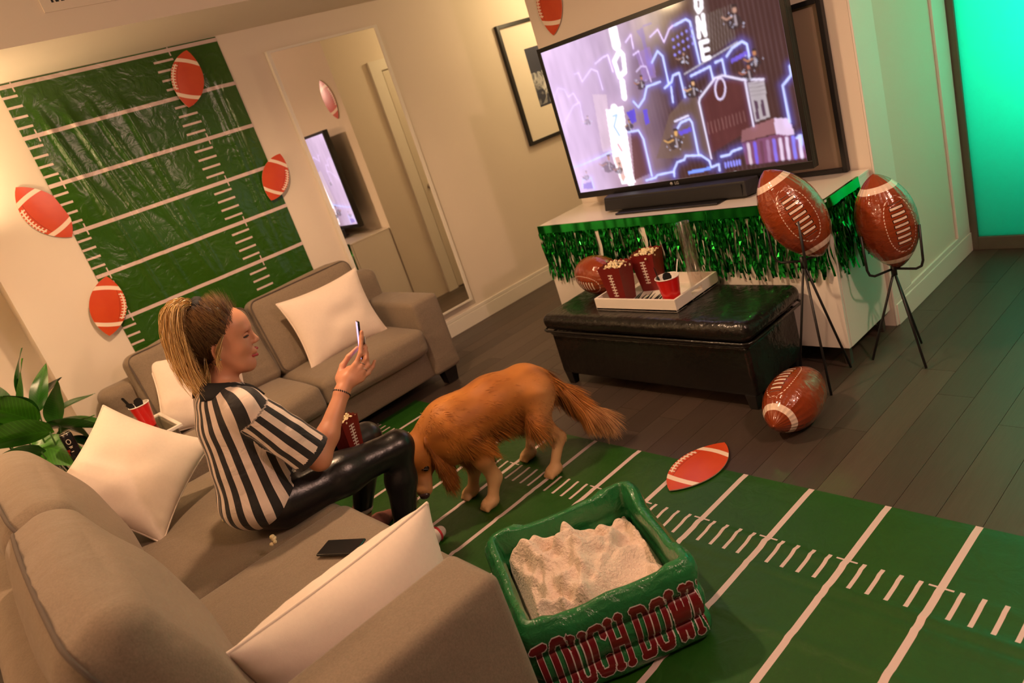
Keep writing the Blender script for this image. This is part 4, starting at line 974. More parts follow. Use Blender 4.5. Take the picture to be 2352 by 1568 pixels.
popcorn_box((2.785, 2.505, OZ+.011), Rz(math.radians(14)), 'maroon football popcorn box behind another in the serving tray', 'popcorn filling the rear box on the tray')
def red_cup(c, label, h=.118, rb=.030, rt=.046):
    root = thing('party_cup', label, 'cup', tuple(c), 'red party cups')
    prof = [(0.002, .004), (rb-.002, .004), (rb, 0), (rb+.001, .004)]+[(rb+(rt-rb)*t_+(.0006 if k % 2 else 0), h*t_) for k, t_ in enumerate(np.linspace(.08, .97, 12))]
    obj('cup_wall', lathe(prof, c, 36, False), REDCUP, root)
    obj('cup_inside', lathe([(.001, .006), (rb-.0015, .006), (rt-.0018, h*.985)], c, 36, False), CUPIN, root)
    obj('cup_rim', tube([(c[0]+rt*math.cos(a), c[1]+rt*math.sin(a), c[2]+h*.985) for a in np.linspace(0, 2*math.pi, 36, endpoint=False)], .0026, 8, True), CUPIN, root)
    return root
red_cup((2.582, 2.232, OZ+.011), 'red party cup in the serving tray on the ottoman', .145, .037, .057)
def card_pick(c, up, right, label, kind, parent=None):
    """flat black foam-finger or number stick standing in a cup"""
    u = norm(up); r = norm(right); n_ = np.cross(r, u); c = np.array(c)
    if kind == 'finger': out = [(-.011, 0), (.011, 0), (.012, .05), (.016, .058), (.015, .075), (.006, .08), (.006, .118), (0, .124), (-.007, .118), (-.008, .082), (-.016, .074), (-.013, .055)]
    else: out = [(-.002, -.05), (.002, -.05), (.002, .0), (.018, .004), (.022, .022), (.016, .040), (0, .046), (-.016, .040), (-.022, .022), (-.018, .004), (-.002, .0)]
    m = len(out); V = [c+r*a+u*b+n_*d for d in (-.0012, .0012) for a, b in out]
    F = [tuple(range(m-1, -1, -1)), tuple(range(m, 2*m))]+[(i, (i+1) % m, m+(i+1) % m, m+i) for i in range(m)]
    return tag(obj('party_pick', (V, F), BLACKPL, None, smooth=False), label, 'party pick')
card_pick((2.570, 2.262, OZ+.085), (-.02, .18, 1), (-.5, -.85, 0), 'black foam-finger stick standing in the cup on the ottoman tray', 'finger')
pk = card_pick((2.572, 2.222, OZ+.135), (-.06, -.05, 1), (.5, -.85, 0), 'round black number pick standing in the cup on the ottoman tray', 'round')
text_part('00', LACEW, pk, np.array((2.572, 2.222, OZ+.153))+np.array((-.0019, -.0011, 0)), (.5, -.85, 0), (-.06, -.05, 1), .026)
tag(obj('white_straw', tube([(2.595, 2.225, OZ+.04), (2.622, 2.178, OZ+.225)], .0022, 8), CUPIN), 'thin white straw leaning in the cup on the ottoman tray', 'straw')
for k in range(11):
    a = -.5+k*.16; c = np.array((2.575+.012*math.sin(k*2.3), 2.50-k*.020, OZ+.013)); L = .075
    d_ = np.array([math.cos(a*.7)*.9, -.35+.1*math.sin(k*2.1), .35+.12*math.sin(k*1.7)]); d_ /= np.linalg.norm(d_)
    tag(obj('cocktail_pick', tube([c, c+d_*L*.5, c+d_*L+np.array([.004, 0, .004])], [.0045, .0040, .0010], 6), BLACKPL), 'small black cocktail pick scattered at the front of the serving tray', 'party pick', 'black picks scattered in the serving tray')
# clear glass cylinder
def thin_glass(name, tint, refl):
    m = bpy.data.materials.new(name); m.use_nodes = True; t = NT(m); t.n.remove(t.n['Principled BSDF'])
    a = t.n.new('ShaderNodeBsdfTransparent'); a.inputs[0].default_value = (*tint, 1); g = t.n.new('ShaderNodeBsdfGlossy'); g.inputs['Roughness'].default_value = .03
    lw = t.n.new('ShaderNodeLayerWeight'); lw.inputs[0].default_value = .5; f = t.m('ADD', t.m('MULTIPLY', t.m('POWER', lw.outputs['Facing'], 3.0), .6), refl); mx = t.n.new('ShaderNodeMixShader')
    t.l.new(f, mx.inputs[0]); t.l.new(a.outputs[0], mx.inputs[1]); t.l.new(g.outputs[0], mx.inputs[2]); t.l.new(mx.outputs[0], t.n['Material Output'].inputs[0]); return m
GLASS = thin_glass('clear_glass', (.95, .92, .90), .13)
vz = thing('glass_cylinder', 'tall clear glass cylinder vase at the back of the serving tray', 'vase', (2.79, 2.235, OZ+.011))
obj('glass_wall', lathe([(.001, 0), (.033, 0), (.034, .004), (.034, .335), (.0335, .338), (.031, .336), (.0305, .012), (.001, .010)], (2.79, 2.235, OZ+.011), 40, False), GLASS, vz)

# ------------------------------------------------------------------ inflatable footballs
def ball_mat(name, var=''):
    m = bpy.data.materials.new(name); m.use_nodes = True; t = NT(m); b = t.n['Principled BSDF']; x, y, z = t.obj()
    phi = t.m('ARCTAN2', y, x); az = t.m('ABSOLUTE', z); aphi = t.m('ABSOLUTE', phi)
    band = t.near(az, .745, .055)
    inl = t.m('LESS_THAN', az, .44); lace = t.AND(inl, t.m('LESS_THAN', t.per(z, .115), .022), t.m('LESS_THAN', aphi, .24))
    out = t.AND(inl, t.m('LESS_THAN', t.per(z, .115), .034), t.m('LESS_THAN', aphi, .27))
    rr = t.m('ADD', t.m('POWER', t.m('DIVIDE', az, .56), 2.6), t.m('POWER', t.m('DIVIDE', aphi, .52), 2.6))
    dash = t.AND(t.near(rr, 1.0, .07), t.m('GREATER_THAN', t.m('FRACT', t.m('ADD', t.m('MULTIPLY', z, 16), t.m('MULTIPLY', aphi, 3))), .4))
    g = t.mix(t.noise(3, 4), (.20, .030, .007), (.30, .050, .011)); g = t.mix(out, g, (.03, .008, .004))
    t.l.new(t.mix(t.OR(band, lace, dash), g, (.80, .62, .50)), b.inputs['Base Color'])
    b.inputs['Roughness'].default_value = .14; b.inputs['Coat Weight'].default_value = .5; b.inputs['Coat Roughness'].default_value = .05
    seam = t.m('MULTIPLY', t.m('POWER', az, 2.0), t.m('SINE', t.m('MULTIPLY', phi, 22)))
    wr = t.m('ADD', t.m('MULTIPLY', seam, .35), t.noise(3.5, 3, .5, stretch=(1, 1, 2.2), dist=.6))
    t.l.new(t.bump(wr, .16, .10), b.inputs['Normal']); return m
BALL = ball_mat('inflatable_vinyl')
VALVE = M('vinyl_valve', (.30, .10, .05), .3, var=.05, vscale=20)
def ball(c, axis, lace, L, label, rr=.56):
    """spindle of half-length L; axis = long axis, lace = direction the laces face"""
    a = norm(axis); x = np.array(lace, float); x -= a*np.dot(x, a); x = norm(x); y = np.cross(a, x)
    n, m = 40, 33; V, F = [], []
    for i in range(m):
        th = math.pi*i/(m-1); z = -math.cos(th); r = rr*(max(0, 1-abs(z)**2.15))**.72
        if i in (0, m-1): r = .02
        for k in range(n):
            ph = 2*math.pi*k/n; pk = 1-.035*(abs(z)**2)*(math.cos(ph*4)**2)
            V.append((r*pk*math.cos(ph), r*pk*math.sin(ph), z))
    for i in range(m-1):
        for k in range(n): F.append((i*n+k, i*n+(k+1) % n, (i+1)*n+(k+1) % n, (i+1)*n+k))
    F += [tuple(range(n-1, -1, -1)), tuple((m-1)*n+k for k in range(n))]
    me = bpy.data.meshes.new('inflated_football'); me.from_pydata(V, [], F); me.polygons.foreach_set('use_smooth', [True]*len(me.polygons)); me.materials.append(BALL)
    o = bpy.data.objects.new('inflated_football', me); COL.objects.link(o); o.matrix_world = frame3(c, x*L, y*L, a*L)
    tag(o, label, 'football', 'inflatable footballs')
    v = bpy.data.objects.new('air_valve', bpy.data.meshes.new('air_valve')); vf = lathe([(.05, 0), (.05, .03), (.03, .035)], (-.42, .30, -.36), 10); v.data.from_pydata(*[vf[0], [], vf[1]]); v.data.materials.append(VALVE); COL.objects.link(v); v.parent = o
    return o
ball((2.735, 1.625, .800), (-.12, .36, .93), (-.72, -.62, .15), .215, 'inflatable football tilted in the taller black wire stand')
ball((3.030, 1.395, .640), (-.05, .10, 1), (-.62, -.78, .1), .212, 'inflatable football upright in the shorter black wire stand')
ball((2.395, 1.574, .114), (-1, -.05, -.10), (.25, .25, 1), .195, 'inflatable football lying on the wooden floor below the ottoman', .585)
ball((2.735, 2.835, .542), (.15, 1, .06), (-.9, .1, -.22), .180, 'inflatable football lying on the black ottoman behind the tray', .60)
def stand(c, hub, feet, ang, label, R=.105, up=.185):
    root = thing('wire_stand', label, 'stand', (c[0], c[1], 0), 'black wire plant stands')
    h = np.array((c[0], c[1], hub))
    for f in feet: obj('leg', tube([np.array((f[0], f[1], .0055)), h], .0055, 8), WIRE, root)
    obj('hub', tube([h-np.array((0, 0, .02)), h+np.array((0, 0, .03))], .012, 12), WIRE, root)
    for a in ang:
        d = np.array((math.cos(a), math.sin(a), 0)); p = [h+np.array((0, 0, .01))]
        p += [h+d*R*.75+np.array((0, 0, .008)), h+d*R*.93+np.array((0, 0, .02)), h+d*R+np.array((0, 0, .045)), h+d*(R+.004)+np.array((0, 0, up))]
        obj('cradle_arm', tube(p, .0055, 8), WIRE, root)
    return root
stand((2.745, 1.63, 0), .575, ((2.631, 1.549), (2.892, 1.583), (2.712, 1.738)), (math.radians(215), math.radians(335), math.radians(95)), 'taller black wire tripod stand beside the ottoman', .125, .22)
stand((3.03, 1.395, 0), .418, ((2.978, 1.522), (2.937, 1.279), (3.168, 1.385)), (math.radians(150), math.radians(270), math.radians(30)), 'shorter black wire tripod stand in front of the cabinet end', .122, .20)

# ------------------------------------------------------------------ sofas
def piping(pts, parent, r=.0045): return obj('piping', tube(pts, r, 6, True), SEAM, parent)
def rect_path(f, s0, s1, t0, t1, rad=.05, n=5, m=9):
    """closed rounded rectangle in (s,t) mapped by f"""
    P = []
    for cx, cy, a0 in ((s1-rad, t1-rad, 0), (s0+rad, t1-rad, 90), (s0+rad, t0+rad, 180), (s1-rad, t0+rad, 270)):
        for k in range(n+1):
            a = math.radians(a0+90*k/n); P.append((cx+rad*math.cos(a), cy+rad*math.sin(a)))
    Q = []
    for i in range(len(P)):
        a, b = P[i], P[(i+1) % len(P)]; L = math.hypot(b[0]-a[0], b[1]-a[1]); k = max(1, int(L/.05))
        for j in range(k): Q.append((a[0]+(b[0]-a[0])*j/k, a[1]+(b[1]-a[1])*j/k))
    return [f(*q) for q in Q]
# small sofa against the back wall (front faces -Y)
ls = thing('small_sofa', 'grey fabric two-seat sofa against the back wall under the wall hanging', 'sofa', (1.40, 4.25, 0))
LX0, LX1, AW, LF, LB = .455, 2.345, .205, 3.865, 4.655
weld(obj('sofa_base', rbox((LX0+.03, LF+.03, .105), (LX1-.03, LB-.01, .30), .02, n=8), SOFA, ls))
weld(obj('back_frame', rbox((LX0+.02, LB-.19, .12), (LX1-.02, LB, .80), .06, (0, .0, .0), 10), SOFA, ls))
for x in (LX0, LX1-AW): weld(obj('armrest', rbox((x, LF, .105), (x+AW, LB-.03, .605), .028, (.004, .004, .006), 10), SOFA, ls))
mid = (LX0+LX1)/2
for k, (x0, x1) in enumerate(((LX0+AW+.004, mid-.003), (mid+.003, LX1-AW-.004))):
    weld(obj('seat_cushion', rbox((x0, LF-.055, .285), (x1, LB-.17, .458), .045, (.0, .012, .022), 14, .004, 3+k, 7), SOFA, ls))
    # leaning back cushion
    b = rbox((-(x1-x0)/2, -.085, 0), ((x1-x0)/2, .085, .50), .055, (.008, .035, .018), 16, .010, 21+k, 8)
    Mx = Matrix.Translation(((x0+x1)/2, LB-.265, .435)) @ Matrix.Rotation(math.radians(-13), 4, 'X')
    c = weld(obj('back_cushion', xf(b, Mx), SOFA, ls))
    piping([tuple(Mx @ Vector(p)) for p in rect_path(lambda s_, t_: (s_, -.070-.035*max(0, 1-(s_/((x1-x0)/2))**2)*max(0, 1-((t_-.25)/.25)**2), t_), -(x1-x0)/2+.012, (x1-x0)/2-.012, .012, .49)], c)
for x in (LX0+.03, LX1-.13):
    for y in (LF+.03, LB-.12): obj('foot', ([(x+.012, y+.012, .0045), (x+.088, y+.012, .0045), (x+.088, y+.078, .0045), (x+.012, y+.078, .0045), (x, y, .106), (x+.10, y, .106), (x+.10, y+.09, .106), (x, y+.09, .106)], box((0,0,0),(1,1,1))[1]), FOOT, ls, smooth=False)
# large sofa in the foreground (front faces +X)
bs = thing('large_sofa', 'large grey fabric sofa in the foreground with the woman sitting on it', 'sofa', (.3, 2.5, 0))
BF, BB, SY0, SY1 = .705, -.25, 1.335, 3.705
weld(obj('sofa_base', rbox((BB+.02, SY0+.03, .105), (BF-.03, SY1-.03, .30), .02, n=8), SOFA, bs))
weld(obj('back_frame', rbox((BB, SY0+.02, .12), (BB+.18, SY1-.02, .78), .06, n=10), SOFA, bs))
for y in (SY0, SY1-AW): weld(obj('armrest', rbox((BB+.02, y, .105), (BF, y+AW, .605), .030, (.004, .004, .006), 12), SOFA, bs))
ysplit = 2.415
ob = rbox((BB+.2, SY0+AW+.004, .285), (BF+.085, ysplit-.003, .470), .045, (.012, 0, .020), 16, .003, 41, 7)
weld(obj('seat_cushion', ob, SOFA, bs))
V, F = rbox((BB+.2, ysplit+.003, .285), (BF+.085, SY1-AW-.004, .458), .045, (.012, 0, .018), 30, .003, 43, 7); V = np.array(V)
dent = .032*np.exp(-(((V[:,0]-.58)/.20)**2+((V[:,1]-2.64)/.22)**2)); V[:,2] -= np.where(V[:,2] > .4, dent, 0)
weld(obj('seat_cushion', (V, F), SOFA, bs))
for k, (y0, y1) in enumerate(((SY0+AW+.002, 2.505), (2.512, SY1-AW-.002))):
    hw = (y1-y0)/2; b = rbox((-.10, -hw, 0), (.10, hw, .53), .075, (.060, .006, .022), 46, .006, 61+k, 5)
    Vb = np.array(b[0]); gath = np.exp(-np.abs(Vb[:, 0]+.035)/.045)*(Vb[:, 2] > .2); wv_ = np.sin(Vb[:, 1]*75+4*vnoise(Vb*np.array([3, 6, 3]), 5+k))
    Vb[:, 2] += .0035*gath*wv_*(Vb[:, 2] > .45); Vb[:, 0] += .004*gath*wv_-.004*np.exp(-np.abs(Vb[:, 0]-.10)/.06)*np.sin(Vb[:, 2]*30+Vb[:, 1]*9+k)
    b = ([tuple(p) for p in Vb], b[1])
    Mx = Matrix.Translation((.095, (y0+y1)/2, .43)) @ Matrix.Rotation(math.radians(-17), 4, 'Y')
    c = weld(obj('back_cushion', xf(b, Mx), SOFA, bs))
    piping([tuple(Mx @ Vector(p)) for p in rect_path(lambda s_, t_: (-.035, s_*(1+.007*max(0, 1-((t_-.265)/.265)**2)), t_+.021*max(0, 1-(s_/hw)**2)*(1 if t_ > .4 else 0)), -hw-.002, hw+.002, -.003, .531, .075)], c, .006)
for x in (BB+.04, BF-.13):
    for y in (SY0+.03, SY1-.12): obj('foot', ([(x+.012, y+.012, 0), (x+.088, y+.012, 0), (x+.088, y+.078, 0), (x+.012, y+.078, 0), (x, y, .106), (x+.10, y, .106), (x+.10, y+.09, .106), (x, y+.09, .106)], box((0,0,0),(1,1,1))[1]), FOOT, bs, smooth=False)

# ------------------------------------------------------------------ pillows
def pillow(c, ux, uy, w_, h_, th, label, seed=0, sag=0.0, ear=.10):
    ux = norm(ux); uy = np.array(uy, float); uy -= ux*np.dot(ux, uy); uy = norm(uy); uz = np.cross(ux, uy); n = 34
    root = thing('throw_pillow', label, 'pillow', tuple(np.array(c)), 'white throw pillows'); c = np.array(c)
    def pos(s, t, side):
        k = 1-ear*(1-s*s)*(.3+.7*t*t)*0
        x = s*w_/2*(1-ear*(1-t*t)); y = t*h_/2*(1-ear*(1-s*s))
        e = max(0, (1-abs(s)**2.6))*max(0, (1-abs(t)**2.6)); z = side*th/2*e**.55
        q = np.array([s*2.3+seed, t*2.3, seed*1.7+side]); z += side*.012*e*float(vnoise(q, seed)); y -= sag*(1-t)*.5*e
        edge = max(abs(s), abs(t)); z += .0025*math.sin(26*(s if abs(t) > abs(s) else t)+seed)*np.clip((edge-.6)*3, 0, 1)*e**.3
        return c+ux*x+uy*y+uz*z
    lin = np.sin(np.linspace(-1, 1, n)*math.pi/2)
    for side in (1, -1):
        V = [pos(s, t, side) for t in lin for s in lin]; F = [(j*n+i, j*n+i+1, (j+1)*n+i+1, (j+1)*n+i) for j in range(n-1) for i in range(n-1)]
        if side < 0: F = [f[::-1] for f in F]
        obj('front_panel' if side > 0 else 'back_panel', (V, F), PILLOW, root)
    per = [(s, -1) for s in lin[:-1]]+[(1, t) for t in lin[:-1]]+[(s, 1) for s in lin[::-1][:-1]]+[(-1, t) for t in lin[::-1][:-1]]
    obj('seam_welt', tube([pos(s, t, 1)*1.0 for s, t in per], .0045, 6, True), PILLOW, root)
    return root
pillow((1.79, 4.195, .665), (1, -.02, 0), (.06, .26, .97), .56, .45, .15, 'white throw pillow propped on the right of the small sofa', 3)
pillow((.93, 4.29, .615), (.95, -.10, -.32), (.22, .50, .83), .50, .46, .16, 'white throw pillow on the small sofa partly hidden behind the woman', 5)
pillow((.315, 3.20, .705), (.52, -.40, -.56), (.48, .47, .52), .46, .47, .16, 'white throw pillow against the far arm of the large sofa', 7)
pillow((.452, 1.695, .468), (1, .02, .01), (0, -.16, 1), .60, .43, .27, 'white throw pillow standing against the near arm of the large sofa', 9, 0, .05)

# ------------------------------------------------------------------ glass side table, cup, can
st = thing('side_table', 'small white framed glass-top side table in the corner between the sofas', 'table', (.30, 4.0, 0))
TZ = .63; q0, q1, r0, r1 = .10, .668, 3.795, 4.205
bevel(obj('table_frame', join(box((q0, r0, TZ-.016), (q1, r0+.018, TZ)), box((q0, r1-.018, TZ-.016), (q1, r1, TZ)), box((q0, r0+.018, TZ-.016), (q0+.018, r1-.018, TZ)), box((q1-.018, r0+.018, TZ-.016), (q1, r1-.018, TZ))), WHITEPL, st, smooth=False), .002)
PANE = thin_glass('table_glass', (.75, .78, .70), .12)
obj('glass_top', box((q0+.017, r0+.017, TZ-.012), (q1-.017, r1-.017, TZ-.006)), PANE, st, smooth=False)
for y in (r0+.009, r1-.009):
    obj('leg', box((q0, y-.009, 0), (q0+.018, y+.009, TZ-.016)), WHITEPL, st, smooth=False)
    obj('leg', box((q0+.30, y-.009, 0), (q0+.318, y+.009, TZ-.016)), WHITEPL, st, smooth=False)
red_cup((.572, 4.045, TZ-.0055), 'red party cup on the glass side table', .13, .031, .049)
card_pick((.55, 4.03, TZ+.075), (-.28, .0, 1), (.97, -.22, 0), 'black foam-finger stick standing in the cup on the side table', 'finger')
card_pick((.575, 4.05, TZ+.11), (.05, .1, 1), (.97, -.22, 0), 'round black pick in the cup on the side table', 'round')
CANB = bpy.data.materials.new('can_print'); CANB.use_nodes = True; t = NT(CANB); x, y, z = t.obj(); n = t.noise(26, 4, .6)
red = t.AND(t.m('GREATER_THAN', n, .56), t.m('LESS_THAN', z, .08)); setc(CANB, t.mix(red, (.012, .010, .012), (.35, .02, .015))); NT(CANB).n['Principled BSDF'].inputs['Roughness'].default_value = .25; NT(CANB).n['Principled BSDF'].inputs['Metallic'].default_value = .4
cn = thing('drink_can', 'tall slim black drink can on the glass side table beside the plant', 'can', (.229, 4.06, TZ-.0055))
def local(name, vf, mat, parent):
    o = obj(name, vf, mat); o.parent = parent; o.location = (0, 0, 0); return o
local('can_body', lathe([(.020, 0), (.025, .004), (.0275, .012), (.0275, .145), (.024, .157)], (0, 0, 0), 32), CANB, cn)
local('can_lid', lathe([(.0245, .156), (.0250, .160), (.0225, .160), (.0215, .157), (.002, .157)], (0, 0, 0), 32, False), STEEL, cn)
local('pull_tab', box((-.004, -.010, .158), (.004, .010, .1595)), STEEL, cn)
def can_pt(an, z_): return (.0279*math.cos(an), .0279*math.sin(an), z_)
local('can_mark', tube([can_pt(-1.75+.32*math.cos(q_), .118+.012*math.sin(q_)) for q_ in np.linspace(0, 6.283, 20, endpoint=False)], .0013, 6, True), LACEW, cn)
for z_, a0, a1 in ((.092, -2.05, -1.5), (.086, -1.95, -1.6), (.066, -2.1, -1.7)): local('can_mark', tube([can_pt(a0+(a1-a0)*k/5, z_) for k in range(6)], .0014, 6), LACEW, cn)
# ------------------------------------------------------------------ floor lamp just outside the frame, seen in the television
lp = thing('floor_lamp', 'floor lamp with a drum shade behind the large sofa', 'lamp', (-.65, 3.75, 0))
obj('base', lathe([(.001, 0), (.13, 0), (.13, .015), (.02, .022), (.001, .022)], (-.79, 4.04, 0), 32), BLACKMT, lp)
obj('pole', tube([(-.79, 4.04, .02), (-.79, 4.04, 1.90), (-.77, 4.00, 1.97), (-.70, 3.85, 1.99), (-.65, 3.75, 1.97), (-.65, 3.75, 1.80)], .009, 10), BLACKMT, lp)
SHADE = bpy.data.materials.new('lamp_shade'); SHADE.use_nodes = True; t = NT(SHADE); t.n.remove(t.n['Principled BSDF']); n1 = t.n.new('ShaderNodeBsdfTranslucent'); n1.inputs[0].default_value = (.30, .20, .11, 1); n2 = t.n.new('ShaderNodeBsdfDiffuse'); n2.inputs[0].default_value = (.75, .68, .55, 1)
mx = t.n.new('ShaderNodeMixShader'); mx.inputs[0].default_value = .6; t.l.new(n1.outputs[0], mx.inputs[1]); t.l.new(n2.outputs[0], mx.inputs[2]); t.l.new(mx.outputs[0], t.n['Material Output'].inputs[0])
obj('shade', lathe([(.175, 0), (.165, .15), (.163, .15), (.173, 0), (.175, 0)], (-.65, 3.75, 1.695), 40, False), SHADE, lp)
gp = thing('globe_lamp', 'small globe lamp in the corner by the plant', 'lamp', (.10, 4.52, 0))
obj('base', lathe([(.001, 0), (.11, 0), (.11, .012), (.02, .02), (.001, .02)], (.02, 4.72, 0), 32), BLACKMT, gp)
obj('pole', tube([(.02, 4.72, .018), (.02, 4.72, 1.55), (.04, 4.66, 1.63), (.10, 4.52, 1.66)], .009, 10), BLACKMT, gp)
GLOBE = M('lamp_globe', (.9, .85, .75), .5, emit=(1.0, .70, .38), estr=150)
obj('globe', lathe([(max(.001, .10*math.sin(a)), .10*math.cos(a)) for a in np.linspace(math.pi, 0, 17)], (.10, 4.52, 1.765), 28), GLOBE, gp)
obj('bowl_shade', lathe([(.03, -.135), (.09, -.11), (.14, -.05), (.165, .045), (.162, .045), (.137, -.047), (.088, -.106), (.03, -.131)], (.10, 4.52, 1.765), 36, False), SHADE, gp)
# ------------------------------------------------------------------ potted plant
LEAFM = []
for k, c in enumerate(((.022, .115, .008), (.012, .060, .010), (.045, .19, .010))):
    m = M('leaf_%d' % k, c, .30, spec=.5, var=0); t = NT(m); b = t.n['Principled BSDF']; x, y, z = t.obj()
    vein = t.m('LESS_THAN', t.per(t.m('ADD', x, t.m('MULTIPLY', t.m('ABSOLUTE', y), -1.1)), .055), .006); mid_ = t.near(y, 0, .010)
    g = t.mix(t.noise(4, 3), tuple(v_*.7 for v_ in c), tuple(v_*1.4 for v_ in c)); t.l.new(t.mix(t.m('MULTIPLY', t.OR(vein, mid_), .35), g, tuple(min(1, v_*2.2) for v_ in c)), b.inputs['Base Color'])
    t.l.new(t.bump(t.m('SUBTRACT', 1, vein), .25, .02), b.inputs['Normal']); LEAFM.append(m)
STEM = M('plant_stem', (.045, .13, .018), .5, var=.2, vscale=30)
pt = thing('potted_plant', 'leafy green peace lily in a pot behind the large sofa', 'plant', (.08, 4.42, 0))
POTM = M('pot_ceramic', (.62, .56, .48), .4, var=.05, vscale=10)
PB = np.array((.08, 4.42, .30))
obj('pot', lathe([(.001, 0), (.075, 0), (.10, .24), (.104, .25), (.098, .25), (.092, .22), (.001, .22)], (.08, 4.42, 0), 32, False), POTM, pt)
obj('soil', lathe([(.001, .215), (.093, .215)], (.08, 4.42, 0), 24, False), FOOT, pt)
def leaf_mesh(k, wide, droop):
    n, m = 15, 7; V, F = [], []
    for i in range(n):
        t_ = i/(n-1); wd = wide*math.sin(math.pi*t_**.75)**.85*(1-.15*t_)
        for j in range(m):
            s = -1+2*j/(m-1); V.append((t_, s*wd, -droop*t_*t_+.22*wd*abs(s)+.012*math.sin(9*t_+3*s)))
    F = [(i*m+j, i*m+j+1, (i+1)*m+j+1, (i+1)*m+j) for i in range(n-1) for j in range(m-1)]
    me = bpy.data.meshes.new('leaf'); me.from_pydata(V, [], F); me.polygons.foreach_set('use_smooth', [True]*len(me.polygons)); me.materials.append(LEAFM[k]); return me
LM = [leaf_mesh(k, wd, dr) for k, wd, dr in ((0, .26, .25), (1, .32, .3), (2, .24, .12), (0, .18, .5), (1, .17, .2))]
# leaf: base point, direction, length, mesh, roll
LV = [((.13,4.30,.86),(.10,-.1,.42),.27,2,.5),((.12,4.28,.80),(-.05,-.3,.5),.30,0,.2),((.13,4.25,.82),(.42,-.15,-.10),.33,0,-.5),((.20,4.3,.83),(.35,-.1,.12),.20,4,.2),
      ((.23,4.32,.80),(.9,-.1,-.25),.27,3,.1),((.24,4.33,.78),(.5,.1,-.5),.18,1,.4),((.19,4.32,.88),(.25,.05,.5),.20,3,1.0),((.14,4.28,.90),(-.3,-.2,.4),.26,0,-.3),
      ((.10,4.22,.78),(.25,-.3,-.25),.26,2,.7),((.05,4.25,.76),(-.35,-.4,-.1),.30,0,.4),((.08,4.22,.70),(-.2,-.5,-.3),.24,1,.1),((.17,4.36,.84),(.2,.25,.25),.22,1,-.8),
      ((.15,4.30,.92),(.10,.1,.6),.24,0,-.9),((.21,4.28,.74),(.55,-.3,.18),.17,2,-.4),((.02,4.35,.85),(-.5,.1,.3),.28,1,.3),((.10,4.40,.90),(-.1,.3,.5),.26,4,.0),((.25,4.30,.70),(.4,-.2,-.35),.15,1,.0),((.0,4.22,.68),(-.5,-.4,-.35),.26,1,.5),((.16,4.14,.86),(-.35,-.25,.55),.30,2,.5),((.20,4.12,.80),(-.65,-.2,.30),.34,2,.75),((.13,4.10,.74),(-.7,-.15,.1),.32,0,.8),((.24,4.2,.80),(.1,-.3,.75),.22,0,.3)]
for b_, d_, L, mi, ro in LV:
    o = bpy.data.objects.new('leaf', LM[mi]); COL.objects.link(o); o.parent = pt; d = norm(d_); sd = np.cross((0, 0, 1), d); sd = norm(sd) if np.linalg.norm(sd) > .05 else np.array([0, 1., 0])
    Mr = frame3(np.array(b_)-np.array(pt.location), d, sd, np.cross(d, sd)) @ Matrix.Rotation(ro, 4, 'X') @ Matrix.Scale(L*1.25, 4); o.matrix_basis = Mr
    p0 = np.array((.08+(b_[0]-.10)*.3, 4.42+(b_[1]-4.3)*.2-.03, .22)); p1 = np.array(b_); mm = (p0+p1)/2+np.array((0, 0, .04))
    obj('stem', tube([p0, (p0+mm)/2+np.array((0,0,.03)), mm, (mm+p1)/2+np.array((0,0,.01)), p1+d*.02], [.006, .0055, .005, .0045, .004], 6), STEM, pt)

# ------------------------------------------------------------------ small things on the large sofa
tag(obj('popcorn_piece', ([(v_[0]*1.5+.512, v_[1]*1.5+2.392, v_[2]*1.5+.497) for v_ in PK[0][0]], PK[0][1]), POPC), 'stray popcorn piece on the sofa seat beside the woman', 'popcorn', 'stray popcorn')
tag(obj('popcorn_piece', ([(v_[0]*1.2+.475, v_[1]*1.2+2.83, v_[2]*1.2+.475) for v_ in PK[1][0]], PK[1][1]), POPC), 'stray popcorn piece on the sofa seat behind the woman', 'popcorn', 'stray popcorn')
tag(obj('popcorn_piece', ([(v_[0]*1.8+.213, v_[1]*1.8+1.80, v_[2]*1.8+.482) for v_ in PK[2][0]], PK[2][1]), POPC), 'stray popcorn piece below the near standing pillow', 'popcorn', 'stray popcorn')
ph = thing('black_phone', 'black phone lying on the sofa seat behind the near pillow', 'phone', (.60, 2.10, .49))
Mx = Matrix.Translation((.61, 2.08, .4955)) @ Matrix.Rotation(math.radians(-62), 4, 'Z')
obj('phone_case', xf(rbox((-.075, -.037, -.0045), (.075, .037, .0045), .004, n=6), Mx), PHONE, ph)
obj('phone_glass', xf(box((-.071, -.034, .0045), (.071, .034, .005)), Mx), BLACKPL, ph, smooth=False)

# ------------------------------------------------------------------ inflatable TOUCH DOWN tub with blanket
TUB = bpy.data.materials.new('tub_vinyl'); TUB.use_nodes = True; t = NT(TUB); b = t.n['Principled BSDF']
n = t.noise(9, 4, .6); setc(TUB, t.mix(n, (.012, .115, .030), (.020, .20, .055))); b.inputs['Roughness'].default_value = .22; b.inputs['Coat Weight'].default_value = .3
t.l.new(t.bump(t.noise(26, 4, .6, dist=1.6), .45, .012), b.inputs['Normal'])
TB = thing('inflatable_tub', 'green inflatable square tub reading TOUCH DOWN on the floor mat', 'tub', (1.13, 1.585, .004))
tc = np.array((1.130, 1.588, .010)); tu = norm((.470, -.255, 0)); tv_ = norm((.255, .470, 0)); HL = .272; TH = .038; TBH = .268
def prof_off(z):      # outward bulge of the three stacked rings
    k = z/TBH*3; f_ = k-math.floor(k); return .024*math.sqrt(max(0, 1-(2*f_-1)**2))-.012
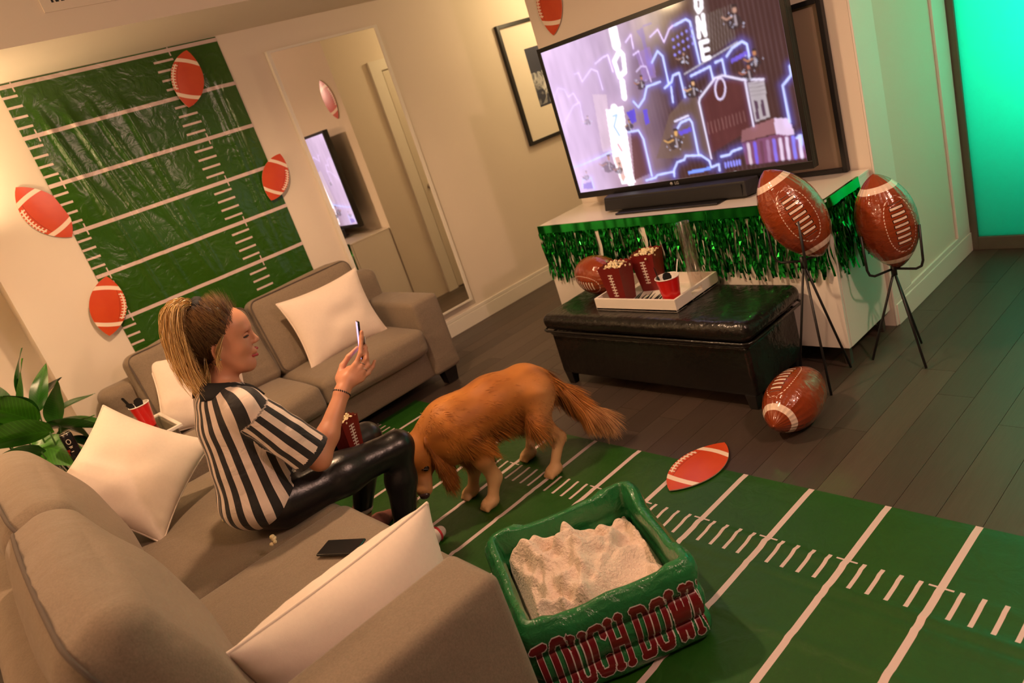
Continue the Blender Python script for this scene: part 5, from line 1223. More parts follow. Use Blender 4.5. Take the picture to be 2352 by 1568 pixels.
def ring_path(d, n=14, rc=.05):
    """rounded square at outward offset d from half side HL"""
    a = HL+d; r = max(.012, rc+d); P = []
    for cx, cy, a0 in ((a-r, a-r, 0), (-(a-r), a-r, 90), (-(a-r), -(a-r), 180), (a-r, -(a-r), 270)):
        for k in range(7): an = math.radians(a0+15*k); P.append((cx+r*math.cos(an), cy+r*math.sin(an)))
        s0 = P[-1]; nx_ = ((-(a-r), a) if a0 == 0 else (-a, -(a-r)) if a0 == 90 else (a-r, -a) if a0 == 180 else (a, a-r))
        for k in range(1, n): P.append((s0[0]+(nx_[0]-s0[0])*k/n, s0[1]+(nx_[1]-s0[1])*k/n))
    return P
prof = [(prof_off(z)-.002, z) for z in np.linspace(.001, TBH-.001, 31)]+[(-.012, TBH+.006), (-.03, TBH+.009), (-.036, TBH+.005)]+[(-TH-prof_off(z)*.45, z) for z in np.linspace(TBH-.003, .001, 25)]
V, F = [], []
for d, z in prof:
    for k, (x, y) in enumerate(ring_path(d)):
        p = tc+tu*x+tv_*y+np.array((0, 0, z)); q = vnoise(np.array([p*11, p*11+31, p*23+7]), 9)
        p = p+np.array((q[0]*.006, q[1]*.006, (q[0]*.010-.012*(abs(x*y)/(HL*HL) < .55))*(z/TBH)**2)); V.append(p)
nn = len(ring_path(0)); F = [(i*nn+k, i*nn+(k+1) % nn, (i+1)*nn+(k+1) % nn, (i+1)*nn+k) for i in range(len(prof)-1) for k in range(nn)]
obj('tub_wall', (V, F), TUB, TB)
obj('tub_floor', ([tc+tu*x+tv_*y+np.array((0, 0, .012)) for x, y in ((-.25, -.25), (.25, -.25), (.25, .25), (-.25, .25))], [(0, 1, 2, 3)]), TUB, TB, smooth=False)
LET = {'T': [[(0,1),(1,1)],[(.5,0),(.5,1)],[(.3,0),(.7,0)]], 'O': [[(.15,0),(0,.15),(0,.85),(.15,1),(.85,1),(1,.85),(1,.15),(.85,0),(.15,0)]], 'U': [[(0,1),(0,.15),(.15,0),(.85,0),(1,.15),(1,1)],[(-.12,1),(.15,1)],[(.85,1),(1.12,1)]],
       'C': [[(1,.75),(1,.88),(.85,1),(.15,1),(0,.85),(0,.15),(.15,0),(.85,0),(1,.12),(1,.25)]], 'H': [[(0,0),(0,1)],[(1,0),(1,1)],[(0,.5),(1,.5)],[(-.12,0),(.15,0)],[(-.12,1),(.15,1)],[(.85,0),(1.12,0)],[(.85,1),(1.12,1)]],
       'D': [[(0,0),(0,1),(.8,1),(1,.85),(1,.15),(.8,0),(0,0)],[(-.12,0),(.1,0)],[(-.12,1),(.1,1)]], 'W': [[(0,1),(.25,0),(.5,.75),(.75,0),(1,1)],[(-.12,1),(.15,1)],[(.85,1),(1.12,1)]], 'N': [[(0,0),(0,1),(1,0),(1,1)],[(-.12,0),(.14,0)],[(-.12,1),(.1,1)],[(.86,1),(1.12,1)]]}
GW, GH = 270, 110; ss = np.linspace(-.262, .250, GW); zz = np.linspace(.030, .232, GH); S_, Z_ = np.meshgrid(ss, zz); D = np.full(S_.shape, 9.)
x = -.250
for ch in 'TOUCH DOWN':
    if ch == ' ': x += .026; continue
    wd, z0, z1 = (.046 if ch == 'W' else .034), .048, .214
    for pl_ in LET[ch]:
        for (a, b), (c, d) in zip(pl_[:-1], pl_[1:]):
            ax, ay, bx_, by_ = x+a*wd, z0+b*(z1-z0), x+c*wd, z0+d*(z1-z0); dx, dy = bx_-ax, by_-ay; tt = np.clip(((S_-ax)*dx+(Z_-ay)*dy)/max(dx*dx+dy*dy, 1e-9), 0, 1)
            ex, ey = np.abs(S_-ax-tt*dx), np.abs(Z_-ay-tt*dy); D = np.minimum(D, np.maximum(np.maximum(ex, ey*.6), (ex+ey)*.62))
    x += wd+.0205
V = []
for j in range(GH):
    for i in range(GW):
        s_, z_ = ss[i], zz[j]; off = HL+prof_off(z_)-.002; p = tc+tu*s_-tv_*off+np.array((0, 0, z_)); q = vnoise(np.array([p*11, p*11+31]), 9)
        p = p+np.array((q[0]*.006, q[1]*.006, (q[0]*.010-.012*(abs(s_*off)/(HL*HL) < .55))*(z_/TBH)**2))-tv_*.0022; V.append(p)
for nm, cond, mt in (('letter_fill', D < .0082, M('print_maroon', (.16, .006, .010), .25, coat=.3, var=.1, vscale=30)), ('letter_outline', (D >= .0082) & (D < .0106), M('print_outline', (.66, .60, .58), .3, var=.05, vscale=30))):
    F = [(j*GW+i, j*GW+i+1, (j+1)*GW+i+1, (j+1)*GW+i) for j in range(GH-1) for i in range(GW-1) if cond[j, i]]
    used = sorted({k for f in F for k in f}); re = {k: n_ for n_, k in enumerate(used)}
    obj(nm, ([V[k] for k in used], [tuple(re[k] for k in f) for f in F]), mt, TB)
BLK = M('fleece', (.78, .62, .50), .95, var=.10, vscale=60, bump=.9, bscale=110, bdist=.008, sheen=.5)
nB = 170; g = np.linspace(-.232, .232, nB); A, B = np.meshgrid(g, g); rg = np.random.default_rng(12)
Pn = np.stack([A*7, B*7, A*0], -1); wq = np.stack([vnoise(Pn*.8+5, 1), vnoise(Pn*.8+15, 2), A*0], -1)
hz = .150+.045*vnoise(Pn*.55+3, 3)+.045*np.exp(-((A+.03)**2+(B-.03)**2)/.025)+.02*np.clip(-A*3, -.5, 1)
for k in range(38):
    cx, cy, th_ = rg.uniform(-.2, .2), rg.uniform(-.2, .2), rg.normal(.9, .75); kap = rg.uniform(-7, 7); ln_ = rg.uniform(.05, .14); wd_ = rg.uniform(.012, .032); am = rg.uniform(.5, 1.0)*wd_*1.45
    s_ = (A-cx)*math.cos(th_)+(B-cy)*math.sin(th_); d_ = -(A-cx)*math.sin(th_)+(B-cy)*math.cos(th_)+kap*s_*s_+.006*vnoise(Pn*2.2+k, 3)
    hz = hz+am*np.exp(-(np.where(d_ > 0, d_*1.5, d_*.8)/wd_)**2)*np.exp(-(s_/ln_)**4)
for _ in range(5): hz = (hz+np.roll(hz, 1, 0)+np.roll(hz, -1, 0)+np.roll(hz, 1, 1)+np.roll(hz, -1, 1))/5
hz = hz+.0035*np.abs(vnoise(Pn*5, 6))
edge = np.clip((.232-np.maximum(np.abs(A), np.abs(B)))/.03, 0, 1); hz = hz*(.55+.45*edge)
mx_ = wq[..., 0]*.018*edge; my_ = wq[..., 1]*.018*edge
V = (tc+(A+mx_)[..., None]*tu+(B+my_)[..., None]*tv_).reshape(-1, 3); V[:, 2] += hz.ravel()
F = [(j*nB+i, j*nB+i+1, (j+1)*nB+i+1, (j+1)*nB+i) for j in range(nB-1) for i in range(nB-1)]
tag(obj('fleece_blanket', (V, F), BLK), 'rumpled cream fleece blanket inside the green tub', 'blanket')

# ------------------------------------------------------------------ woman
SKIN = M('skin', (.58, .26, .15), .48, var=.06, vscale=25, sss=.12, bump=.06, bscale=300, bdist=.001)
wm = thing('person', 'woman in black-and-white striped referee shirt sitting on the large sofa holding up a phone', 'person', (.62, 2.62, .44))
CYW = 2.64
def rotm(ax, deg):
    return np.array(Matrix.Rotation(math.radians(deg), 3, ax))
HS = 1.06; HB = np.array((.700, CYW-.005, 1.148))           # head centre
HR = rotm('Z', -29)@rotm('Y', 9)                           # head pitched a little down
def hp(x, y, z): return HB+HR@np.array((x, y, z))*HS
head = [('e', hp(-.012, 0, .022), (.096, .076, .100), HR, .02), ('e', hp(.030, 0, -.035), (.066, .060, .088), HR, .03), ('e', hp(.052, 0, .035), (.050, .060, .055), HR, .03),
        ('c', hp(.050, -.026, -.090), hp(.068, 0, -.104), .022, .018, .025), ('c', hp(.050, .026, -.090), hp(.068, 0, -.104), .022, .018, .025),
        ('c', hp(.010, -.048, -.055), hp(.055, -.022, -.095), .022, .018, .03), ('c', hp(.010, .048, -.055), hp(.055, .022, -.095), .022, .018, .03),
        ('c', hp(.094, 0, .008), hp(.112, 0, -.025), .007, .0100, .016), ('e', hp(.105, -.009, -.030), (.008, .007, .006), None, .008), ('e', hp(.105, .009, -.030), (.008, .007, .006), None, .008),
        ('e', hp(.062, -.036, -.032), (.026, .022, .024), None, .025), ('e', hp(.062, .036, -.032), (.026, .022, .024), None, .025),
        ('c', hp(.086, -.034, .020), hp(.092, -.012, .022), .010, .010, .014), ('c', hp(.086, .034, .020), hp(.092, .012, .022), .010, .010, .014),
        ('e', hp(.090, -.030, .004), (.014, .015, .010), None, .008, 'sub'), ('e', hp(.090, .030, .004), (.014, .015, .010), None, .008, 'sub'),
        ('e', hp(.092, 0, -.062), (.012, .022, .012), None, .012),
        ('e', hp(-.004, -.074, -.022), (.018, .008, .030), HR@rotm('Z', 20), .006), ('e', hp(-.002, -.082, -.020), (.010, .006, .018), HR, .004, 'sub'), ('e', hp(-.004, .074, -.022), (.018, .008, .030), HR@rotm('Z', -20), .006),
        ('c', (.632, CYW, .955), hp(-.030, 0, -.070), .056, .050, .03)]
head = [(p[0], p[1], p[2], p[3]*HS, p[4]*HS, p[5]) if p[0] == 'c' else (p[0], p[1], tuple(np.array(p[2])*HS), *p[3:]) for p in head]
RS, RE, RW = np.array((.640, 2.475, .925)), np.array((.775, 2.425, .648)), np.array((.972, 2.478, .806))
LS_, LE, LW = np.array((.640, 2.805, .925)), np.array((.715, 2.85, .665)), np.array((.900, 2.735, .585))
torso = [('e', (.600, CYW, .545), (.135, .168, .105), None, .05), ('e', (.600, CYW, .690), (.100, .128, .14), None, .06), ('e', (.612, CYW, .850), (.105, .150, .13), None, .06),
         ('c', (.632, 2.50, .935), (.632, 2.78, .935), .055, .055, .05), ('e', (.680, 2.575, .830), (.060, .060, .060), None, .04), ('e', (.680, 2.705, .830), (.060, .060, .060), None, .04)]
arms = [('c', RS, RE, .050, .040, .03), ('c', RE, RE+(RW-RE)*.35, .040, .040, .02), ('c', RE+(RW-RE)*.35, RW, .040, .0265, .02), ('c', LS_, LE, .050, .040, .03), ('c', LE, LW, .040, .027, .02)]
RHIP, RK, RA = np.array((.630, 2.545, .525)), np.array((1.098, 2.490, .492)), np.array((.985, 2.500, .115))
LHIP, LK, LA = np.array((.630, 2.735, .525)), np.array((1.115, 2.790, .468)), np.array((.985, 2.850, .150))
legs = [('c', RHIP, RHIP+(RK-RHIP)*.5, .086, .072, .04), ('c', RHIP+(RK-RHIP)*.5, RK, .072, .055, .04), ('c', RK, RK+(RA-RK)*.35, .052, .053, .03), ('c', RK+(RA-RK)*.35, RA, .053, .033, .03),
        ('c', LHIP, LHIP+(LK-LHIP)*.5, .086, .072, .04), ('c', LHIP+(LK-LHIP)*.5, LK, .072, .055, .04), ('c', LK, LK+(LA-LK)*.35, .052, .053, .03), ('c', LK+(LA-LK)*.35, LA, .053, .033, .03)]
RH, RT = np.array((.972, 2.505, .048)), np.array((1.145, 2.530, .032)); LH, LT = np.array((.955, 2.855, .06)), np.array((1.115, 2.905, .032))
feet = [('c', RA, RH, .033, .034, .03), ('c', RH, RH+(RT-RH)*.6, .034, .034, .02), ('c', RH+(RT-RH)*.6, RT, .036, .022, .02), ('c', LA, LH, .033, .034, .03), ('c', LH, LH+(LT-LH)*.6, .034, .034, .02), ('c', LH+(LT-LH)*.6, LT, .036, .022, .02)]
# phone position decides the right hand
PC = np.array((1.142, 2.535, .935)); PU_ = norm((.30, .02, .95)); PR = norm((.40, .92, 0)); PR = norm(PR-PU_*np.dot(PR, PU_)); PN = np.cross(PR, PU_)   # PN faces +X (back of the phone)
PHW, PHH = .037, .074
def pp(r, u, n_): return PC+PR*r+PU_*u+PN*n_
def finger(pts, r0, r1): return [('c', pts[i], pts[i+1], r0+(r1-r0)*i/(len(pts)-1), r0+(r1-r0)*(i+1)/(len(pts)-1), .006) for i in range(len(pts)-1)]
K = [np.array((1.062, 2.478, .874)), np.array((1.068, 2.470, .855)), np.array((1.066, 2.466, .836)), np.array((1.058, 2.466, .818))]   # knuckles index..little
hand = [('c', RW, (1.010, 2.488, .836), .027, .026, .02)]
for k in range(4): hand.append(('c', (.995, 2.489-.004*k+.004, .838-.007*k), K[k], .0165, .0125, .012))
hand += [('c', (1.000, 2.512, .845), (1.045, 2.505, .862), .020, .014, .015)]
hand += finger([K[0], np.array((1.098, 2.478, .903)), pp(-PHW-.007, .012, .004), pp(-PHW-.004, .034, .007)], .0098, .0078)
hand += finger([K[1], np.array((1.106, 2.470, .878)), pp(-PHW-.006, -.026, .014), pp(-PHW+.026, -.020, .016)], .0096, .0076)
hand += finger([K[2], np.array((1.102, 2.464, .852)), pp(-PHW-.005, -.048, .016), pp(-PHW+.024, -.044, .017)], .0094, .0074)
hand += finger([K[3], np.array((1.092, 2.462, .826)), np.array((1.122, 2.470, .838)), np.array((1.142, 2.480, .850))], .0086, .0066)
hand += finger([np.array((1.005, 2.524, .852)), np.array((1.040, 2.540, .876)), np.array((1.076, 2.540, .896)), pp(.004, -.030, -.012)], .0135, .0085)
LHN = [('c', LW, (.955, 2.725, .575), .026, .024, .02), ('c', (.955, 2.725, .575), (.985, 2.72, .575), .024, .018, .02)]
for k in range(4): LHN += finger([np.array((.985, 2.715+.008*k, .592-.016*k)), np.array((1.012, 2.700, .592-.015*k)), np.array((1.026, 2.668, .592-.015*k))], .0092, .0072)
LHN += finger([np.array((.955, 2.715, .598)), np.array((.968, 2.690, .618)), np.array((.975, 2.668, .628))], .0115, .008)
h = .0042
Fd, lo = sdf_field(head+torso+arms+legs+feet+hand+LHN, (.40, 2.33, .0), (1.28, 3.0, 1.34), h)
V, Q = nets(Fd, lo, h); V = smooth_mesh(V, Q, 2, .4)
body = npobj('body', V, Q, SKIN, wm)
# clothing
def inflate(pr, e): return [(p[0], p[1], p[2], p[3]+e, p[4]+e, p[5]) if p[0] == 'c' else (p[0], p[1], tuple(np.array(p[2])+e), *p[3:]) for p in pr]
PANT = M('leather_leggings', (.010, .009, .010), .30, spec=.5, var=.1, vscale=20, bump=.25, bscale=30, bdist=.006)
pants = inflate([('e', (.605, CYW, .545), (.135, .168, .100), None, .05)]+[(p[0], p[1], p[2], p[3], p[4], p[5]) for p in legs], .007)
Fd, lo = sdf_field(pants, (.40, 2.33, .10), (1.28, 3.0, .80), .005)
V, Q = nets(Fd, lo, .005); V = smooth_mesh(V, Q, 2, .5); npobj('leggings', V, Q, PANT, wm)
SHIRT = bpy.data.materials.new('striped_shirt'); SHIRT.use_nodes = True; t = NT(SHIRT); b = t.n['Principled BSDF']
st_ = t.m('GREATER_THAN', t.m('FRACT', t.attr('stripe').outputs['Fac']), .5); dk_ = t.attr('trimmed').outputs['Fac']; blk = t.m('MAXIMUM', st_, t.m('GREATER_THAN', dk_, .5))
setc(SHIRT, t.mix(blk, (.72, .60, .52), (.010, .009, .010))); b.inputs['Roughness'].default_value = .75; b.inputs['Sheen Weight'].default_value = .15
t.l.new(t.bump(t.noise(16, 3, .5, dist=.8), .45, .02), b.inputs['Normal'])
CUFF = RS+(RE-RS)*.90; CUFL = LS_+(LE-LS_)*.90
shirt = [('e', (.598, CYW, .560), (.158, .190, .110), None, .05), ('e', (.600, CYW, .690), (.130, .160, .15), None, .07), ('e', (.612, CYW, .850), (.118, .164, .135), None, .06),
         ('c', (.632, 2.50, .930), (.632, 2.78, .930), .066, .066, .05), ('e', (.692, 2.575, .825), (.066, .066, .072), None, .05), ('e', (.692, 2.705, .825), (.066, .066, .072), None, .05),
         ('e', (.612, CYW, .962), (.080, .115, .050), None, .04), ('c', RS, RS+(CUFF-RS)*.6, .066, .074, .03), ('c', RS+(CUFF-RS)*.6, CUFF, .074, .078, .01), ('c', LS_, CUFL, .064, .070, .03)]
hh_ = .0048; Fd, lo = sdf_field(shirt, (.38, 2.30, .40), (1.0, 3.0, 1.05), hh_)
ax = [lo[k]+hh_*np.arange(Fd.shape[k]) for k in range(3)]; G = np.stack(np.meshgrid(*ax, indexing='ij'), -1)
wr = vnoise(np.stack([G[..., 0]*9+G[..., 2]*6, G[..., 1]*9, G[..., 2]*7-G[..., 0]*5], -1), 4)
Fd = Fd+(.008*(np.abs(wr)-.35)).astype(np.float32)
# cut: hem plane (tilted), cuff planes
def cut(Fd, p, n_): return np.maximum(Fd, ((G-np.array(p))@norm(n_)).astype(np.float32))
Fd = cut(Fd, (.62, CYW, .505), (.28, 0, -1))
for S0, C0 in ((RS, CUFF), (LS_, CUFL)):
    dirn = norm(C0-S0); pl = ((G-C0)@dirn).astype(np.float32); near_ = np.linalg.norm(G-C0, axis=-1) < .13
    Fd = np.where(near_, np.maximum(Fd, pl), Fd)
V, Q = nets(Fd, lo, hh_); V = smooth_mesh(V, Q, 2, .4)
sh = npobj('referee_shirt', V, Q, SHIRT, wm)
V = np.array([v_.co for v_ in sh.data.vertices])
def armcoord(V, S0, C0):
    dirn = norm(C0-S0); t_ = (V-S0)@dirn; r_ = V-S0-t_[:, None]*dirn; dist = np.linalg.norm(r_, axis=1)
    e1 = norm(np.cross(dirn, (0, 1, 0))); e2 = np.cross(dirn, e1); return t_, dist, np.arctan2(r_@e2, r_@e1), np.linalg.norm(C0-S0)
ang = np.arctan2(V[:, 1]-CYW, V[:, 0]-.60-.05*(V[:, 2]-.7)); stripe = ang*.165/.060+.25
trim = np.zeros(len(V))
for S0, C0 in ((RS, CUFF), (LS_, CUFL)):
    t_, dist, an, L = armcoord(V, S0, C0); da = dist-(.066+.010*np.clip(t_/L, 0, 1))
    dt = np.min([np.linalg.norm((V-np.array(p[1]))/np.array(p[2]), axis=1)-1 for p in shirt[:3]], axis=0)*.12
    m = (t_ > .03) & (da < dt) & (dist < .11)
    stripe = np.where(m, an*.074/.050+.1, stripe); trim = np.where(m & (t_ > L-.022), 1, trim)
float_attr(sh, stripe, 'stripe'); float_attr(sh, trim, 'trimmed')
# collar
BLKC = M('black_collar', (.010, .009, .010), .8, var=.1, vscale=60)
def collar(u, v):
    a = -2.75+u*5.5; c_, s_ = math.cos(a), math.sin(a); f_ = math.cos(a)
    rin = .064; p = np.array((.640+rin*1.05*c_, CYW+rin*1.15*s_, .995+.012-.05*max(0, f_)+.030*max(0, -f_)))
    q = np.array((.644+.108*c_, CYW+.112*s_, .972-.075*max(0, f_)**1.2+.016*max(0, -f_)))
    k = v; return tuple(p*(1-k)+q*k+np.array((0, 0, .014*math.sin(math.pi*k))))
def collar_f(u, v):
    a = -2.75+u*5.5+math.pi; return collar(u, v)
V, F = grid(48, 7, lambda u, v: collar(u, v)); o = obj('collar', (V, F), BLKC, wm); s_ = o.modifiers.new('solid', 'SOLIDIFY'); s_.thickness = .006
# face details
LIP = M('lips', (.45, .05, .06), .3, var=.05, vscale=60); EYE = M('eye_white', (.75, .68, .62), .2, var=.02, vscale=50); IRIS = M('iris', (.05, .07, .08), .15, var=.05, vscale=80); LASH = M('lash', (.02, .012, .01), .6, var=.05, vscale=80); BROW = M('brow', (.10, .05, .03), .7, var=.1, vscale=200); TEETH = M('teeth', (.80, .74, .66), .3, var=.02, vscale=50)
obj('upper_lip', tube([hp(.076, -.026, -.062), hp(.094, -.014, -.056), hp(.105, 0, -.0555), hp(.094, .014, -.056), hp(.076, .026, -.062)], [.002, .005, .0058, .005, .002], 8), LIP, wm)
obj('lower_lip', tube([hp(.076, -.025, -.067), hp(.090, -.014, -.075), hp(.100, 0, -.077), hp(.090, .014, -.075), hp(.076, .025, -.067)], [.002, .0055, .0065, .0055, .002], 8), LIP, wm)
obj('teeth', tube([hp(.083, -.018, -.064), hp(.096, 0, -.065), hp(.083, .018, -.064)], .004, 8), TEETH, wm)
for s in (-1, 1):
    e = obj('eye', lathe([(max(.001, .0115*math.sin(a)), .0115*math.cos(a)) for a in np.linspace(math.pi, 0, 11)], tuple(hp(.080, s*.031, .004)), 16), EYE, wm)
    obj('iris', lathe([(max(.0005, .006*math.sin(a)), .006*math.cos(a)*.9) for a in np.linspace(math.pi, 0, 9)], tuple(hp(.0868, s*.0325, .001)), 14), IRIS, e)
    obj('eyelid', tube([hp(.072, s*.046, .001), hp(.086, s*.040, .006), hp(.092, s*.031, .007), hp(.091, s*.020, .003)], [.003, .0055, .0055, .003], 8), SKIN, e)
    obj('eyelashes', tube([hp(.073, s*.049, -.003), hp(.090, s*.041, -.001), hp(.096, s*.031, .0), hp(.093, s*.021, -.001)], [.0012, .0022, .0022, .001], 6), LASH, e)
    obj('eyebrow', tube([hp(.068, s*.052, .020), hp(.084, s*.043, .029), hp(.096, s*.026, .028), hp(.100, s*.013, .025)], [.0015, .0035, .004, .003], 6), BROW, wm)
obj('earring', lathe([(max(.0005, .004*math.sin(a)), .004*math.cos(a)) for a in np.linspace(math.pi, 0, 7)], tuple(hp(.002, -.083, -.049)), 10), STEEL, wm)
# hair: cap, swept strands, ponytail
HAIRM = bpy.data.materials.new('blonde_hair'); HAIRM.use_nodes = True; t = NT(HAIRM); b = t.n['Principled BSDF']; t.l.new(t.attr('Col').outputs['Color'], b.inputs['Base Color']); b.inputs['Roughness'].default_value = .38; b.inputs['Specular IOR Level'].default_value = .6
TIE = hp(-.040, 0, .100); TDR = HR@norm((-.75, 0, .66))
cap = [('e', hp(-.016, 0, .023), (.096, .080, .101), HR, .02), ('e', hp(.010, 0, .050), (.072, .068, .066), HR, .02), ('e', hp(-.046, 0, -.018), (.056, .072, .064), HR, .02), ('c', hp(-.035, 0, .075), TIE, .035, .022, .03)]
cap = [(p[0], p[1], p[2], p[3]*HS, p[4]*HS, p[5]) if p[0] == 'c' else (p[0], p[1], tuple(np.array(p[2])*HS), *p[3:]) for p in cap]
Fd, lo = sdf_field(cap, (.48, 2.44, .98), (.90, 2.80, 1.38), .004); V, Q = nets(Fd, lo, .004); V = smooth_mesh(V, Q, 2, .5)
L_ = (V-HB)@HR/HS     # head-local
front = .064-1.15*np.clip(.050-L_[:, 2], 0, .075)
keep = (L_[:, 0] < np.where(L_[:, 2] > .050, .064+.12*np.clip(L_[:, 2]-.05, 0, .1), front)) & (L_[:, 2] > -.075+.0*L_[:, 0])
qk = keep[Q].all(1); Q = Q[qk]; used = np.unique(Q); re = -np.ones(len(V), int); re[used] = np.arange(len(used)); V = V[used]; Q = re[Q]
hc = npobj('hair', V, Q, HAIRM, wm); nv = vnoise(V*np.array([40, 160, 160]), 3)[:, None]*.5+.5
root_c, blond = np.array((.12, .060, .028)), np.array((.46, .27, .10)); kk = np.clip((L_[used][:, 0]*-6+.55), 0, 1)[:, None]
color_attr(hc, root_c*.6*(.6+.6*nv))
# strands over the cap, combed towards the tie
N = vnormals(V, Q); ii = RNG.integers(0, len(V), 5200); P = V[ii]; D = TIE-P; D -= N[ii]*np.sum(D*N[ii], 1)[:, None]; Ln = np.linalg.norm(TIE-P, axis=1)
ok = Ln > .03; P, D, Ln, Nn = P[ii*0 == 0][ok], D[ok], Ln[ok], N[ii][ok]; D += RNG.normal(0, .012, D.shape)
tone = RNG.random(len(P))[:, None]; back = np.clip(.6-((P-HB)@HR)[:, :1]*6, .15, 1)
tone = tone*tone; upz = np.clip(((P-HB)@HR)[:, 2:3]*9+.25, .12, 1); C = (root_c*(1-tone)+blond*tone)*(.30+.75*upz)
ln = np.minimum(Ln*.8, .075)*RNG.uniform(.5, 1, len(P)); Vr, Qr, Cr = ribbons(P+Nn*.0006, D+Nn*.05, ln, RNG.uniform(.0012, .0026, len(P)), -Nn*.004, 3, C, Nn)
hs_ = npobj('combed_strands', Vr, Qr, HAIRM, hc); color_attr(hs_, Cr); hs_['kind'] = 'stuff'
# ponytail: locks falling behind
spine = np.array([TIE+TDR*.028, (.640, CYW-.002, 1.306), (.604, CYW, 1.300), (.577, CYW, 1.240), (.563, CYW, 1.15), (.560, CYW-.005, 1.07), (.572, CYW-.02, .995)])
def curve_at(S, t_):
    n_ = len(S)-1; x = np.clip(t_*n_, 0, n_-1e-6); i = x.astype(int); f_ = (x-i)[:, None]
    a, b_, c_, d_ = S[np.maximum(i-1, 0)], S[i], S[i+1], S[np.minimum(i+2, n_)]
    return .5*(2*b_+(c_-a)*f_+(2*a-5*b_+4*c_-d_)*f_**2+(3*b_-a-3*c_+d_)*f_**3)
def locks(S, n_, rad, wdt, end, seedv, colf):
    seg = 18; V, C, Q = [], [], []; ts = np.linspace(0, 1, seg+1)
    off = RNG.normal(0, 1, (n_, 3)); off /= np.linalg.norm(off, axis=1)[:, None]; off *= RNG.random((n_, 1))**.4; T = RNG.uniform(.62, 1.0, n_)*end; ph_ = RNG.random(n_)*6.28; wav = RNG.uniform(.003, .011, n_)
    SD = RNG.normal(size=(n_, 3)); P_ = []
    for t_ in ts:
        c_ = curve_at(S, T*t_); spread = rad*(.25+1.0*np.sin(np.minimum(t_*1.35, 1)*math.pi/2)); p = c_+off*np.array([1, 1.1, .8])*spread+np.stack([np.sin(9*t_+ph_), np.cos(8*t_+ph_), np.sin(7*t_+ph_)*.4], 1)*wav[:, None]*t_; P_.append(p)
    P_ = np.stack(P_, 1); Tn = np.gradient(P_, axis=1); SS = np.cross(Tn, SD[:, None, :]); SS /= np.maximum(np.linalg.norm(SS, axis=2), 1e-9)[..., None]
    wv = (wdt*RNG.uniform(.6, 1.3, n_))[:, None, None]*(1-.8*ts[None, :, None]**3)*.5
    Vv = np.stack([P_-SS*wv, P_+SS*wv], 2).reshape(-1, 3); m = 2*(seg+1); b_ = (np.arange(n_)*m)[:, None]
    Q = np.concatenate([b_+np.array([[2*k, 2*k+1, 2*k+3, 2*k+2]]) for k in range(seg)])
    tone = RNG.random((n_, 1, 1)); cc = colf(tone, ts[None, :, None]); cc = np.broadcast_to(cc, (n_, seg+1, 3)); C = np.repeat(cc, 2, axis=1).reshape(-1, 3)
    return Vv, Q, C
gold = np.array((.80, .54, .21)); dark = np.array((.30, .17, .06))
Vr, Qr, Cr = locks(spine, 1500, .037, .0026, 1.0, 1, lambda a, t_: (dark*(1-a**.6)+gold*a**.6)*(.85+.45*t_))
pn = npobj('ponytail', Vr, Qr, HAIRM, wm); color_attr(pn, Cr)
for S in ([hp(-.045, -.070, -.03), hp(-.050, -.076, -.08), hp(-.058, -.074, -.13), hp(-.060, -.07, -.17)], [hp(.030, -.070, .03), hp(.012, -.083, .0), hp(-.006, -.088, -.05), hp(-.004, -.085, -.09)], [hp(-.07, -.03, -.05), hp(-.085, -.035, -.10), hp(-.09, -.03, -.15)]):
    Vr, Qr, Cr = locks(np.array(S), 70, .007, .0018, 1.0, 2, lambda a, t_: (dark*(1-a)+gold*a)*(.6+.5*t_)); lk = npobj('loose_lock', Vr, Qr, HAIRM, wm); color_attr(lk, Cr)
Vs = []
for k in range(40):
    a = 2*math.pi*k/40; dr = TDR; e1 = np.array((0, 1., 0)); e2 = np.cross(dr, e1); Vs.append(TIE+dr*.022+(e1*math.cos(a)+e2*math.sin(a))*(.029+.004*math.sin(a*9)))
obj('hair_tie', tube(Vs, .021, 10, True), BLKC, wm)
# bracelet and rings, socks
fd = norm(RW-RE); e1 = norm(np.cross(fd, (0, 0, 1))); e2 = np.cross(fd, e1); bc = RE+(RW-RE)*.985
obj('bracelet', tube([bc+(e1*math.cos(a)+e2*math.sin(a))*(.030+.0022*math.sin(a*26))+fd*.002*math.cos(a*26) for a in np.linspace(0, 2*math.pi, 150, endpoint=False)], .0024, 6, True), BLACKPL, wm)
for k in (1, 2):
    p0, p1 = K[k], (np.array((1.106, 2.470, .878)) if k == 1 else np.array((1.102, 2.464, .852))); dr = norm(p1-p0); a1 = norm(np.cross(dr, (0, 0, 1))); a2 = np.cross(dr, a1); c_ = p0+(p1-p0)*.5
    obj('ring', tube([c_+(a1*math.cos(a)+a2*math.sin(a))*.0102 for a in np.linspace(0, 2*math.pi, 20, endpoint=False)], .0013, 6, True), STEEL, wm)
SOCK = M('white_sock', (.66, .56, .50), .9, var=.08, vscale=80, bump=.3, bscale=400, bdist=.002); SOCKR = M('red_sock_stripe', (.50, .03, .04), .9, var=.1, vscale=80); SOCKB = M('patterned_sock', (.20, .07, .05), .9, var=.5, vscale=60)
